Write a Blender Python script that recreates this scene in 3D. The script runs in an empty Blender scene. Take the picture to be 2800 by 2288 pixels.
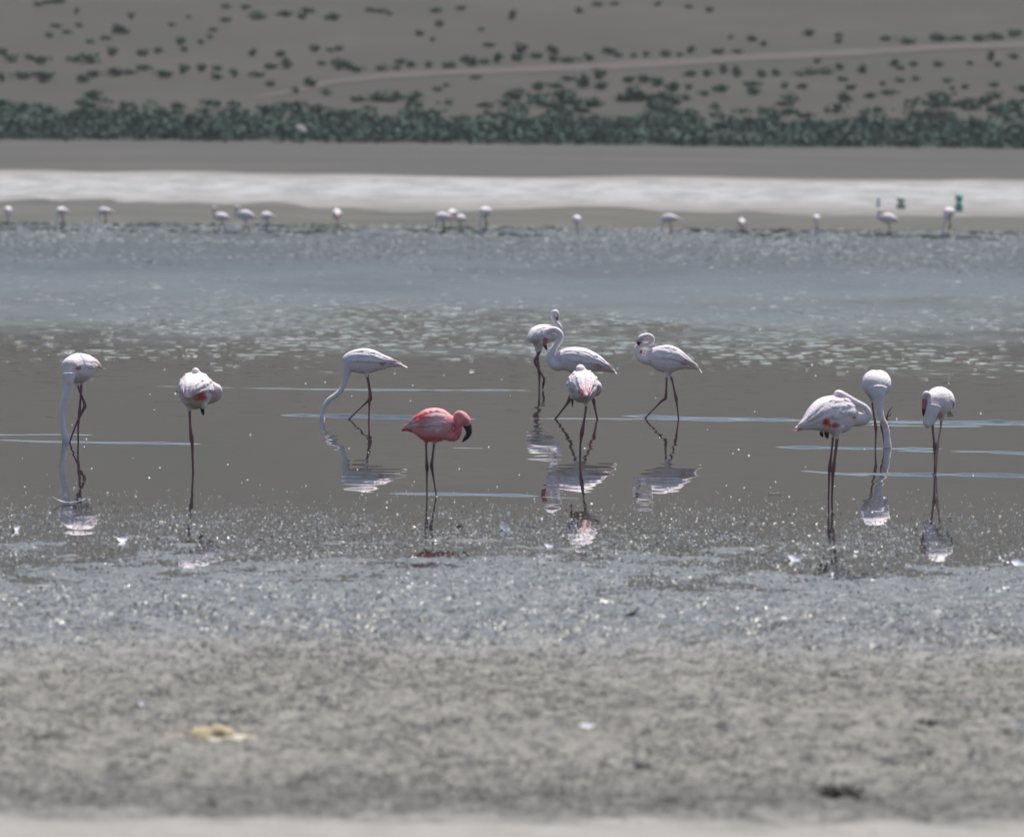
import bpy, math, random
import numpy as np
from mathutils import Vector, Matrix, Euler

random.seed(11)
RNG = np.random.RandomState(7)
scene = bpy.context.scene
COL = scene.collection

# ------------------------------------------------------------------ camera, sky, sun, exposure
PW, PH, F = 2800.0, 2288.0, 25000.0          # size of the photograph and focal length in its pixels
HORIZON = 412.0
CAMH = 2.93
ROLL = math.radians(0.55)
cam = bpy.data.cameras.new('camera')
cam.sensor_fit = 'HORIZONTAL'
cam.sensor_width = 36.0
cam.lens = F / PW * 36.0
cam.clip_start, cam.clip_end = 1.0, 20000.0
cam.dof.use_dof = True
cam.dof.focus_distance = 91.0
cam.dof.aperture_fstop = 5.0
camo = bpy.data.objects.new('camera', cam)
COL.objects.link(camo)
pitch = math.atan((PH / 2 - HORIZON) / F)
CROT = Matrix.Rotation(math.pi / 2 - pitch, 3, 'X') @ Matrix.Rotation(ROLL, 3, 'Z')
CPOS = Vector((0, 0, CAMH))
camo.matrix_world = Matrix.Translation(CPOS) @ CROT.to_4x4()
scene.camera = camo

SUN_EL, SUN_AZ = math.radians(68), math.radians(33)      # azimuth measured from +Y (straight ahead) towards +X
world = bpy.data.worlds.new('World')
scene.world = world
world.use_nodes = True
wn = world.node_tree
wn.nodes.clear()
sky = wn.nodes.new('ShaderNodeTexSky')
sky.sky_type = 'NISHITA'
sky.sun_disc = False
sky.sun_elevation = SUN_EL
sky.sun_rotation = SUN_AZ
sky.air_density, sky.dust_density, sky.ozone_density = 1.0, 1.6, 1.0
bg = wn.nodes.new('ShaderNodeBackground')
bg.inputs['Strength'].default_value = 0.10
wo = wn.nodes.new('ShaderNodeOutputWorld')
wn.links.new(sky.outputs[0], bg.inputs[0])
wn.links.new(bg.outputs[0], wo.inputs[0])
sl = bpy.data.lights.new('sun', 'SUN')
sl.energy = 4.9
sl.angle = math.radians(0.5)
sl.color = (1.0, 0.955, 0.9)
so = bpy.data.objects.new('sun', sl)
sd = Vector((math.sin(SUN_AZ) * math.cos(SUN_EL), math.cos(SUN_AZ) * math.cos(SUN_EL), math.sin(SUN_EL)))
so.rotation_euler = (-sd).to_track_quat('-Z', 'Y').to_euler()
so.location = sd * 60
COL.objects.link(so)
scene.view_settings.view_transform = 'Standard'
scene.view_settings.look = 'None'
scene.view_settings.exposure = 0.22
scene.view_settings.gamma = 1.0
scene.view_settings.use_curve_mapping = False
scene.render.engine = 'CYCLES'
scene.cycles.max_bounces = 6
scene.cycles.diffuse_bounces = 2
scene.cycles.glossy_bounces = 3
scene.cycles.volume_bounces = 0
scene.cycles.use_denoising = True
scene.cycles.caustics_reflective = False
scene.cycles.sample_clamp_indirect = 4.0

# ------------------------------------------------------------------ helpers
def ray(px, py):
    d = CROT @ Vector(((px - PW / 2) / F, (PH / 2 - py) / F, -1.0))
    return d / d.y

def on_plane(px, py, z=0.0):
    d = ray(px, py)
    return CPOS + d * ((z - CAMH) / d.z)

def at_depth(px, py, Y):
    return CPOS + ray(px, py) * Y

def _h(ix, iy, seed):
    n = (ix.astype(np.int64) * 374761393 + iy.astype(np.int64) * 668265263 + seed * 974711) & 0x7fffffff
    n = ((n ^ (n >> 13)) * 1274126177) & 0x7fffffff
    n = ((n ^ (n >> 15)) * 2246822519) & 0x7fffffff
    return ((n ^ (n >> 16)) & 0xffff) / 65535.0

def vnoise(x, y, seed=0):
    x = np.asarray(x, float); y = np.asarray(y, float)
    ix, iy = np.floor(x), np.floor(y)
    fx, fy = x - ix, y - iy
    fx = fx * fx * fx * (fx * (fx * 6 - 15) + 10)
    fy = fy * fy * fy * (fy * (fy * 6 - 15) + 10)
    a, b = _h(ix, iy, seed), _h(ix + 1, iy, seed)
    c, d = _h(ix, iy + 1, seed), _h(ix + 1, iy + 1, seed)
    return (a + (b - a) * fx) * (1 - fy) + (c + (d - c) * fx) * fy

def fbm(x, y, seed=0, octaves=3, gain=0.5):
    s, a, t = 0.0, 1.0, 0.0
    for o in range(octaves):
        s = s + a * vnoise(x * 2 ** o, y * 2 ** o, seed + 17 * o)
        t += a
        a *= gain
    return s / t

def smooth(a, b, x):
    t = np.clip((x - a) / (b - a), 0, 1)
    return t * t * (3 - 2 * t)

def new_mesh(name, verts, faces, shade=True):
    me = bpy.data.meshes.new(name)
    me.from_pydata([tuple(v) for v in verts], [], [tuple(f) for f in faces])
    if shade:
        me.polygons.foreach_set('use_smooth', [True] * len(me.polygons))
    me.update()
    return me

def grid_mesh(name, V, shade=True):
    """V: (rows, cols, 3) array -> quad sheet"""
    r, c = V.shape[:2]
    me = bpy.data.meshes.new(name)
    me.vertices.add(r * c)
    me.vertices.foreach_set('co', V.reshape(-1).astype(np.float32))
    idx = np.arange(r * c).reshape(r, c)
    q = np.stack([idx[:-1, :-1], idx[:-1, 1:], idx[1:, 1:], idx[1:, :-1]], -1).reshape(-1, 4)
    n = len(q)
    me.loops.add(n * 4)
    me.loops.foreach_set('vertex_index', q.reshape(-1).astype(np.int32))
    me.polygons.add(n)
    me.polygons.foreach_set('loop_start', (np.arange(n) * 4).astype(np.int32))
    me.polygons.foreach_set('loop_total', np.full(n, 4, np.int32))
    me.polygons.foreach_set('use_smooth', np.full(n, shade, bool))
    me.update(calc_edges=True)
    me.validate()
    return me

def poly_mesh(name, V, Fs, shade=True):
    """V: (n,3), Fs: (m,k) integer array, all faces with k corners"""
    me = bpy.data.meshes.new(name)
    m, k = Fs.shape
    me.vertices.add(len(V))
    me.vertices.foreach_set('co', V.reshape(-1).astype(np.float32))
    me.loops.add(m * k)
    me.loops.foreach_set('vertex_index', Fs.reshape(-1).astype(np.int32))
    me.polygons.add(m)
    me.polygons.foreach_set('loop_start', (np.arange(m) * k).astype(np.int32))
    me.polygons.foreach_set('loop_total', np.full(m, k, np.int32))
    me.polygons.foreach_set('use_smooth', np.full(m, shade, bool))
    me.update(calc_edges=True)
    return me

def link(name, me, mat=None, parent=None, loc=None):
    o = bpy.data.objects.new(name, me)
    COL.objects.link(o)
    if mat is not None and me is not None and not me.materials:
        me.materials.append(mat)
    if parent is not None:
        o.parent = parent
    if loc is not None:
        o.location = loc
    return o

def tag(o, label=None, cat=None, group=None, kind=None):
    if label: o['label'] = label
    if cat: o['category'] = cat
    if group: o['group'] = group
    if kind: o['kind'] = kind
    return o

class M:
    """a small node-tree writer"""
    def __init__(s, name):
        s.m = bpy.data.materials.new(name)
        s.m.use_nodes = True
        s.t = s.m.node_tree
        s.b = s.t.nodes['Principled BSDF']
    def n(s, typ, **kw):
        nd = s.t.nodes.new(typ)
        for k, v in kw.items():
            if k.startswith('i_'):
                nd.inputs[k[2:].replace('_', ' ')].default_value = v
            else:
                setattr(nd, k, v)
        return nd
    def l(s, a, b):
        s.t.links.new(a, b)
    def pos(s):
        return s.n('ShaderNodeNewGeometry').outputs['Position']
    def mapped(s, scale=(1, 1, 1), src=None):
        mp = s.n('ShaderNodeMapping')
        mp.inputs['Scale'].default_value = scale
        s.l(src or s.pos(), mp.inputs['Vector'])
        return mp.outputs[0]
    def noise(s, scale, vec, detail=3.0, rough=0.55):
        nd = s.n('ShaderNodeTexNoise')
        nd.inputs['Scale'].default_value = scale
        nd.inputs['Detail'].default_value = detail
        nd.inputs['Roughness'].default_value = rough
        s.l(vec, nd.inputs['Vector'])
        return nd.outputs[0]
    def ramp(s, fac, stops):
        r = s.n('ShaderNodeValToRGB')
        e = r.color_ramp.elements
        while len(e) < len(stops):
            e.new(0.5)
        for el, (p, c) in zip(e, stops):
            el.position = p
            el.color = (c[0], c[1], c[2], 1) if hasattr(c, '__len__') else (c, c, c, 1)
        s.l(fac, r.inputs[0])
        return r.outputs[0]
    def mix(s, fac, a, b, mode='MIX'):
        x = s.n('ShaderNodeMix', data_type='RGBA', blend_type=mode)
        for v, i in ((fac, 0), (a, 6), (b, 7)):
            if hasattr(v, 'default_value') or hasattr(v, 'is_linked'):
                s.l(v, x.inputs[i])
            elif hasattr(v, '__len__'):
                x.inputs[i].default_value = (v[0], v[1], v[2], 1)
            else:
                x.inputs[i].default_value = v
        return x.outputs[2]
    def math(s, op, a, b=0.0, clamp=False):
        x = s.n('ShaderNodeMath', operation=op, use_clamp=clamp)
        for v, i in ((a, 0), (b, 1)):
            if hasattr(v, 'is_linked'):
                s.l(v, x.inputs[i])
            else:
                x.inputs[i].default_value = v
        return x.outputs[0]
    def maprange(s, v, a, b, c=0.0, d=1.0):
        x = s.n('ShaderNodeMapRange', interpolation_type='SMOOTHSTEP')
        s.l(v, x.inputs[0])
        for i, k in enumerate((a, b, c, d)):
            x.inputs[i + 1].default_value = k
        return x.outputs[0]
    def col(s, c):
        if hasattr(c, 'is_linked'):
            s.l(c, s.b.inputs['Base Color'])
        else:
            s.b.inputs['Base Color'].default_value = (c[0], c[1], c[2], 1)
        return s
    def rough(s, r):
        if hasattr(r, 'is_linked'):
            s.l(r, s.b.inputs['Roughness'])
        else:
            s.b.inputs['Roughness'].default_value = r
        return s
    def bump(s, h, dist, strength=1.0):
        b = s.n('ShaderNodeBump')
        b.inputs['Distance'].default_value = dist
        b.inputs['Strength'].default_value = strength
        s.l(h, b.inputs['Height'])
        s.l(b.outputs[0], s.b.inputs['Normal'])
        return s

def simple_mat(name, c, r, noise=0.0, scale=20.0):
    m = M(name)
    if noise:
        f = m.noise(scale, m.pos())
        m.col(m.mix(f, [x * (1 - noise) for x in c], [min(1, x * (1 + noise)) for x in c]))
    else:
        m.col(c)
    m.rough(r)
    return m.m

# ------------------------------------------------------------------ materials of the setting
def mat_mud():
    m = M('mud')
    p = m.pos()
    y = m.n('ShaderNodeSeparateXYZ'); m.l(p, y.inputs[0])
    big = m.noise(0.55, m.mapped((1, 0.35, 1)), 3)
    yy = m.math('ADD', y.outputs[1], m.math('MULTIPLY', m.math('SUBTRACT', big, 0.5), 7.0))
    mid = m.noise(9.0, m.mapped((1, 0.5, 1)), 4, 0.6)
    fine = m.noise(60.0, p, 3, 0.6)
    dry = m.ramp(mid, [(0.36, (0.040, 0.037, 0.034)), (0.47, (0.150, 0.142, 0.126)), (0.58, (0.265, 0.252, 0.222))])
    wet = m.ramp(mid, [(0.36, (0.04, 0.042, 0.042)), (0.48, (0.12, 0.125, 0.122)), (0.62, (0.20, 0.205, 0.20))])
    w = m.maprange(yy, 50.0, 55.5)
    c = m.mix(w, dry, wet)
    # dark moist strip behind the pale bank, then the pale bank itself
    e1 = m.math('ADD', y.outputs[1], m.math('MULTIPLY', m.math('SUBTRACT', m.noise(1.7, p, 4), 0.5), 3.2))
    strip = m.math('MULTIPLY', m.maprange(e1, 42.5, 41.1), m.maprange(mid, 0.42, 0.66, 1.0, 0.35))
    c = m.mix(strip, c, (0.038, 0.037, 0.035))
    c = m.mix(m.maprange(e1, 40.1, 38.5), c, m.ramp(m.noise(4.0, m.mapped((1, 0.3, 1)), 4), [(0.3, (0.28, 0.265, 0.245)), (0.7, (0.37, 0.355, 0.335))]))
    far = m.maprange(yy, 60.0, 65.0)
    c = m.mix(far, c, m.ramp(mid, [(0.35, (0.06, 0.06, 0.06)), (0.65, (0.14, 0.145, 0.14))]))
    c = m.mix(0.35, c, m.mix(fine, (0.05, 0.05, 0.05), (0.34, 0.335, 0.32)))
    m.col(m.mix(1.0, c, (0.85, 0.845, 0.82), 'MULTIPLY'))
    m.rough(m.mix(w, (0.85,) * 3, m.ramp(mid, [(0.4, 0.3), (0.6, 0.42)])))
    m.bump(m.noise(110.0, p, 2), 0.004, 0.7)
    return m.m

def mat_water():
    m = M('lake water')
    m.col((0.036, 0.033, 0.028))
    yy = m.n('ShaderNodeSeparateXYZ'); p = m.pos(); m.l(p, yy.inputs[0])
    d = m.math('ADD', yy.outputs[1], m.math('MULTIPLY', m.math('SUBTRACT', m.noise(0.16, m.mapped((1, 0.22, 1)), 4, 0.65), 0.5), 150.0))
    m.rough(m.math('ADD', m.maprange(d, 104.0, 172.0, 0.008, 0.15), m.maprange(d, 150.0, 265.0, 0.0, 0.25)))
    m.b.inputs['IOR'].default_value = 1.333
    return m.m

def mat_ground(name, stops, scale, sx=(1, 0.3, 1), rough=0.95):
    m = M(name)
    f = m.noise(scale, m.mapped(sx), 5, 0.62)
    m.col(m.mix(1.0, m.ramp(f, stops), (0.80, 0.795, 0.77), 'MULTIPLY'))
    m.rough(rough)
    return m.m

MAT_MUD = mat_mud()
MAT_WATER = mat_water()
MAT_BED = simple_mat('lake bed silt', (0.12, 0.11, 0.1), 0.9, 0.3, 0.4)

# ------------------------------------------------------------------ the ground sheet, mud flat and water
HALF = PW / 2 / F                                   # half width of the view per metre of distance

V = np.array([[[-1200, -420, -1.0], [1200, -420, -1.0]], [[-1200, 3600, -1.0], [1200, 3600, -1.0]]], float)
tag(link('ground', grid_mesh('ground', V), MAT_BED), kind='structure')

def mud_base(Y):
    return np.interp(Y, [30, 37.5, 38.8, 39.6, 41.3, 46, 54, 61, 65, 70, 74, 80],
                     [0.105, 0.092, 0.08, 0.048, 0.032, 0.05, 0.04, 0.012, -0.003, -0.018, -0.034, -0.06])

def mud_shape(X, Y):
    return mud_base(Y + 2.2 * (fbm(X * 1.1, Y * 0.3, 15, 3) - 0.5) * smooth(46, 42, Y) + 7.0 * (fbm(X * 0.55, Y * 0.16, 16, 3) - 0.5) * smooth(54, 60, Y))

def mud_relief(X, Y):
    amp = np.interp(Y, [36, 39.0, 40.0, 50, 57, 63, 70], [0.15, 0.3, 1.1, 1.05, 1.0, 0.65, 0.4])
    a = fbm(X * 3.4, Y * 1.5, 3, 3) - 0.5
    b = fbm(X * 13, Y * 7, 5, 3, 0.6) - 0.5
    c = vnoise(X * 42, Y * 26, 9) - 0.5
    pits = smooth(0.60, 0.75, vnoise(X * 5.5 + 3, Y * 3.0, 21)) * smooth(0.45, 0.7, vnoise(X * 15, Y * 8, 22))
    pool = smooth(57, 62, Y) * smooth(74, 66, Y) * 0.05 * (fbm(X * 0.8, Y * 0.42, 25, 3, 0.6) - 0.5)
    return pool + amp * (0.058 * a + 0.044 * b + 0.014 * c - 0.030 * pits)

rows = np.concatenate([np.linspace(34.5, 41, 160), np.linspace(41, 60, 500)[1:], np.linspace(60, 78, 360)[1:]])
t = np.concatenate([np.linspace(-1.9, -1.12, 41)[:-1], np.linspace(-1.12, 1.12, 470), np.linspace(1.12, 1.9, 41)[1:]])
Yg = np.repeat(rows[:, None], len(t), 1)
Xg = t[None, :] * Yg * HALF
Zg = mud_shape(Xg, Yg) + mud_relief(Xg, Yg)
edge = smooth(1.9, 1.7, np.abs(t))[None, :]
Zg = Zg * edge + (mud_base(Yg) - 0.086) * (1 - edge)
mud = tag(link('mud_flat', grid_mesh('mud_flat', np.stack([Xg, Yg, Zg], -1), False), MAT_MUD), kind='structure')
# the same shore to both sides and behind the camera, plain
ys = np.array([-400, 0, 20, 30, 37.5, 39, 40, 44, 54, 62, 66, 70, 80.0])
xs = np.linspace(-400, 400, 41)
Xs, Ys = np.meshgrid(xs, ys)
tag(link('shore', grid_mesh('shore', np.stack([Xs, Ys, mud_base(Ys) - 0.085 * np.ones_like(Ys)], -1)), MAT_MUD), kind='structure')

def ripple_height(X, Y):
    # a nearly still sheet, ruffled by the wind beyond about 118 m
    calm = 0.0036 * (fbm(X * 2.8, Y * 1.25, 31, 2) - 0.5) + 0.00012 * (vnoise(X * 6.0, Y * 2.6, 35) - 0.5)
    calm = calm * np.interp(Y, [60, 78, 88, 104], [0.3, 0.45, 0.8, 1.6])
    patch = smooth(0.40, 0.66, fbm(X * 0.22, Y * 0.05, 41, 3))
    grow = smooth(110, 134, Y + 16 * (fbm(X * 0.25, Y * 0.06, 43, 2) - 0.5))
    far = smooth(165, 205, Y)
    amp = grow * ((1 - far) * (0.010 + 0.050 * patch) + far * 0.060)
    rough = ((fbm(X * 6.5, Y * 2.0, 51, 2, 0.5) - 0.5) * 0.55 + (vnoise(X * 2.6, Y * 1.0, 57) - 0.5) * 0.22) * amp
    return calm * (1 - grow) + rough

wr = np.concatenate([np.arange(60, 118, 0.16), np.arange(118, 200, 0.2), np.arange(200, 470, 0.8)])
tw = np.linspace(-1, 1, 380)
Yw = np.repeat(wr[:, None], len(tw), 1)
Xw = tw[None, :] * Yw * HALF * 1.25
water = tag(link('water', grid_mesh('water', np.stack([Xw, Yw, ripple_height(Xw, Yw)], -1)), MAT_WATER), kind='structure')
V = np.array([[[-900, 58, -0.04], [900, 58, -0.04]], [[-900, 470, -0.04], [900, 470, -0.04]]], float)
tag(link('open_water', grid_mesh('open_water', V), MAT_WATER), kind='structure')

# long ripples that the wading birds send across the still water
def ripple(x0, y0, x1, y1, h=0.016, w=0.2, seed=0):
    a, b = on_plane(x0, y0), on_plane(x1, y1)
    n = max(30, int((b - a).length / 0.03))
    s = np.linspace(0, 1, n)
    X = a.x + (b.x - a.x) * s
    Y = a.y + (b.y - a.y) * s + 0.55 * (vnoise(X * 0.9, X * 0 + seed, 60 + seed) - 0.5) + 0.1 * (vnoise(X * 4, X * 0 + seed, 70) - 0.5)
    env = np.minimum(1, np.minimum(s, 1 - s) * 7) ** 0.8
    env = env * (0.35 + 1.0 * vnoise(X * 1.3, X * 0, 80 + seed)) * (0.6 + 0.8 * vnoise(X * 6, X * 0, 82 + seed))
    k = np.linspace(-1, 1, 9)
    prof = np.cos(k * math.pi / 2) ** 2
    P = np.stack([np.repeat(X[None], 9, 0), Y[None] + k[:, None] * w, prof[:, None] * (h * env)[None] + 0.002 * np.minimum(1, env)[None] - 0.0026], -1)
    o = link('ripple', grid_mesh('ripple', P), MAT_WATER, water)
    return o

for i, (x0, y0, x1, y1, h) in enumerate([
        (-60, 1203, 560, 1214, 0.020), (-60, 1187, 270, 1190, 0.006),
        (640, 1060, 1470, 1069, 0.011), (760, 1136, 1330, 1147, 0.018), (300, 1056, 720, 1060, 0.005),
        (1440, 1142, 2250, 1151, 0.016), (1690, 1138, 2200, 1146, 0.016), (2150, 1146, 2900, 1158, 0.020),
        (2200, 1152, 2900, 1164, 0.014), (2360, 1161, 2700, 1166, 0.010),
        (2110, 1220, 2600, 1228, 0.018), (2440, 1232, 2560, 1234, 0.008), (2590, 1235, 2900, 1241, 0.016),
        (2180, 1287, 2380, 1297, 0.008), (2290, 1293, 2900, 1306, 0.018),
        (1050, 1348, 1480, 1358, 0.013), (1470, 1358, 1650, 1362, 0.006),
        (1230, 1222, 1330, 1223, 0.005)]):
    ripple(x0, y0, x1, y1, h * 0.8, 0.14, i)

# ------------------------------------------------------------------ the far shore: mud bank, salt flat, plain, hillside, track
def terrain(Y):
    return np.interp(Y, [330, 352, 431, 600, 750, 800, 900, 1050, 1600, 2300, 3500],
                     [-0.05, 0.02, 0.10, 1.27, 3.44, 7.6, 17.8, 33.5, 95, 130, 150])

def terrain_n(X, Y):
    return terrain(Y) + smooth(760, 820, Y) * 0.7 * (fbm(np.asarray(X) * 0.05, np.asarray(Y) * 0.03, 91, 3) - 0.5)

EDGE = {  # wavering borders between the grounds of the far shore, by distance
    352: lambda x: 346 + 10 * (fbm(x * 0.25, x * 0, 101, 3) - 0.5),
    431: lambda x: 431 + 70 * (fbm(x * 0.22, x * 0, 102, 3) - 0.5),
    600: lambda x: 600 + 26 * (fbm(x * 0.09, x * 0, 103, 3) - 0.5),
    750: lambda x: 750 + 9 * (fbm(x * 0.12, x * 0, 104, 3) - 0.5),
    3500: lambda x: 3500 + 0 * x}
def strip(name, e0, e1, ny, mat, power=1.0):
    xs = np.concatenate([np.linspace(-900, -45, 12)[:-1], np.linspace(-45, 45, 181), np.linspace(45, 900, 12)[1:]])
    s = np.linspace(0, 1, ny)[:, None] ** power
    Y = EDGE[e0](xs)[None] * (1 - s) + EDGE[e1](xs)[None] * s
    X = np.repeat(xs[None], ny, 0)
    X = X * (1 + smooth(900, 3500, Y) * 0.25)
    return tag(link(name, grid_mesh(name, np.stack([X, Y, terrain_n(X, Y)], -1)), mat), kind='structure')

strip('far_mud_bank', 352, 431, 24, mat_ground('far mud', [(0.3, (0.062, 0.066, 0.052)), (0.5, (0.085, 0.082, 0.068)), (0.7, (0.12, 0.11, 0.097))], 0.16))
def mat_salt():
    m = M('salt crust')
    p = m.pos()
    y = m.n('ShaderNodeSeparateXYZ'); m.l(p, y.inputs[0])
    n1 = m.noise(0.12, m.mapped((1, 0.2, 1)), 5, 0.65)
    n2 = m.noise(0.5, m.mapped((1, 0.16, 1)), 4, 0.65)
    t = m.math('MULTIPLY', m.math('SUBTRACT', y.outputs[1], 425.0), 1 / 180.0)
    t = m.math('ADD', t, m.math('MULTIPLY', m.math('SUBTRACT', n1, 0.5), 0.42))
    c = m.ramp(t, [(0.0, (0.12, 0.113, 0.098)), (0.10, (0.20, 0.18, 0.165)), (0.24, (0.26, 0.247, 0.24)), (0.36, (0.305, 0.305, 0.305)), (0.62, (0.315, 0.315, 0.315)), (0.80, (0.30, 0.285, 0.275)), (1.0, (0.15, 0.135, 0.12))])
    m.col(m.mix(m.maprange(n2, 0.40, 0.58, 0.75, 0.0), c, (0.17, 0.172, 0.162)))
    m.rough(0.95)
    return m.m
strip('salt_flat', 431, 600, 24, mat_salt())
strip('grass_plain', 600, 750, 24, mat_ground('dry grass', [(0.3, (0.040, 0.043, 0.035)), (0.5, (0.055, 0.051, 0.044)), (0.72, (0.08, 0.068, 0.059))], 0.06, (0.5, 0.6, 1)))
def mat_hill():
    m = M('hill soil')
    p = m.pos()
    y = m.n('ShaderNodeSeparateXYZ'); m.l(p, y.inputs[0])
    f = m.noise(0.07, m.mapped((0.6, 0.5, 1)), 5, 0.62)
    g = m.noise(0.16, m.mapped((1, 0.8, 1)), 4, 0.6)
    c = m.ramp(f, [(0.3, (0.026, 0.0255, 0.017)), (0.5, (0.036, 0.031, 0.0225)), (0.7, (0.052, 0.041, 0.031))])
    c = m.mix(m.maprange(g, 0.52, 0.72, 0.0, 0.5), c, (0.040, 0.050, 0.035))
    e = m.math('ADD', y.outputs[1], m.math('MULTIPLY', m.math('SUBTRACT', g, 0.5), 60.0))
    c = m.mix(m.maprange(e, 782.0, 768.0), c, (0.020, 0.042, 0.028))
    m.col(m.mix(1.0, c, (0.76, 0.75, 0.70), 'MULTIPLY'))
    m.rough(0.95)
    return m.m
strip('hillside', 750, 3500, 150, mat_hill(), 1.6)

def on_hill(px, py):
    d = ray(px, py)
    lo, hi = 640.0, 2200.0
    for _ in range(50):
        mid = (lo + hi) / 2
        p = CPOS + d * mid
        if p.z > terrain(mid):
            lo = mid
        else:
            hi = mid
    p = CPOS + d * lo
    p.z = float(terrain_n(p.x, p.y))
    return p

def C1(x, y): return (x * 0.6588, y * 0.6588)              # two enlargements of the hillside
def C2(x, y): return (1400 + x * 0.6588, y * 0.6588)

track_pts = [C1(1050, 408), C1(1340, 352), C1(1600, 318), C1(2125, 292), C2(300, 276), C2(600, 258), C2(950, 240), C2(1300, 222), C2(1700, 204), C2(2125, 184), C2(2500, 166)]
tp = [on_hill(*p) for p in track_pts]
ctr = []
for a, b in zip(tp[:-1], tp[1:]):
    for k in range(12):
        ctr.append(a.lerp(b, k / 12))
ctr = np.array([tuple(c) for c in ctr])
wid = np.interp(np.arange(len(ctr)), [0, 20, 60, len(ctr)], [1.2, 2.6, 3.4, 3.6])
V = []
for k in np.linspace(-1, 1, 5):
    X = ctr[:, 0]
    Y = ctr[:, 1] + k * (wid + 0.8 * (vnoise(X * 0.6, X * 0 + k, 120) - 0.5))
    V.append(np.stack([X, Y, terrain_n(X, Y) + 0.06], -1))
tag(link('dirt_track', grid_mesh('dirt_track', np.array(V)), mat_ground('bare track earth', [(0.3, (0.066, 0.053, 0.045)), (0.7, (0.085, 0.068, 0.058))], 0.4)), kind='structure')

# ------------------------------------------------------------------ shrubs of the hillside
def mat_leaf(name, a, b):
    m = M(name)
    f = m.noise(1.7, m.n('ShaderNodeTexCoord').outputs['Object'], 2)
    oi = m.n('ShaderNodeObjectInfo').outputs['Random']
    c = m.mix(f, a, b)
    m.col(m.mix(m.math('MULTIPLY', oi, 0.45), c, [x * 1.5 for x in b]))
    m.rough(0.8)
    return m.m
MAT_LEAF = mat_leaf('shrub leaves', (0.010, 0.039, 0.026), (0.020, 0.062, 0.041))
MAT_STEM = simple_mat('shrub stems', (0.10, 0.085, 0.07), 0.9)

def leaf_cloud(rs, n, w, h, centre=(0, 0, 0)):
    """n small leaf-clump quads through a rounded, uneven crown of width w and height h"""
    lobes = [(rs.uniform(-0.3, 0.3), rs.uniform(-0.3, 0.3), rs.uniform(0.25, 0.62), rs.uniform(0.22, 0.42)) for _ in range(6)]
    V, Q = [], []
    for i in range(n):
        lx, ly, lz, lr = lobes[rs.randint(len(lobes))]
        d = rs.normal(size=3); d /= np.linalg.norm(d)
        r = lr * rs.uniform(0.55, 1.05)
        p = np.array([(lx + d[0] * r) * w, (ly + d[1] * r) * w, max(0.03, (lz + d[2] * r * 0.85)) * h])
        nrm = d + rs.normal(size=3) * 0.5; nrm /= np.linalg.norm(nrm)
        u = np.cross(nrm, rs.normal(size=3)); u /= np.linalg.norm(u)
        v = np.cross(nrm, u)
        sz = w * rs.uniform(0.05, 0.11)
        k = len(V)
        for a, b in ((-1, -0.7), (1, -0.6), (0.7, 0.8), (-0.8, 0.6)):
            V.append(p + u * a * sz + v * b * sz + np.array(centre))
        Q.append((k, k + 1, k + 2, k + 3))
    return V, Q

def stems(rs, w, h):
    V, Q = [], []
    for i in range(4):
        a = i * 1.6 + rs.uniform(0, 0.8)
        tip = np.array([math.cos(a) * w * 0.28, math.sin(a) * w * 0.28, h * rs.uniform(0.5, 0.75)])
        k = len(V)
        for z, r in ((0.0, 0.045), (0.5, 0.03), (1.0, 0.012)):
            for j in range(4):
                b = j * math.pi / 2
                V.append(tip * z + np.array([math.cos(b) * r * w, math.sin(b) * r * w, -0.05 * (1 - z)]))
        for s in range(2):
            for j in range(4):
                Q.append((k + s * 4 + j, k + s * 4 + (j + 1) % 4, k + s * 4 + 4 + (j + 1) % 4, k + s * 4 + 4 + j))
    return V, Q

SHRUB = []
for v in range(5):
    rs = np.random.RandomState(200 + v)
    SHRUB.append((new_mesh('shrub', *leaf_cloud(rs, 150, 1.0, [0.62, 0.5, 0.8, 0.56, 0.7][v]), False), new_mesh('stem', *stems(rs, 0.9, 0.55))))

def shrub(px, py, wpx, hpx, label, group):
    p = on_hill(px, py + hpx * 0.5)
    s = wpx * p.y / F
    f, st = SHRUB[random.randrange(5)]
    o = link('shrub', f, MAT_LEAF, None, p)
    asp = min(1.9, max(0.6, (hpx / wpx) / 0.62))
    o.scale = (s, s * random.uniform(0.8, 1.2), s * asp)
    o.rotation_euler = (0, 0, random.uniform(0, 6.28))
    tag(o, label, 'shrub', group)
    c = link('stem', st, MAT_STEM, o)
    return o

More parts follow.
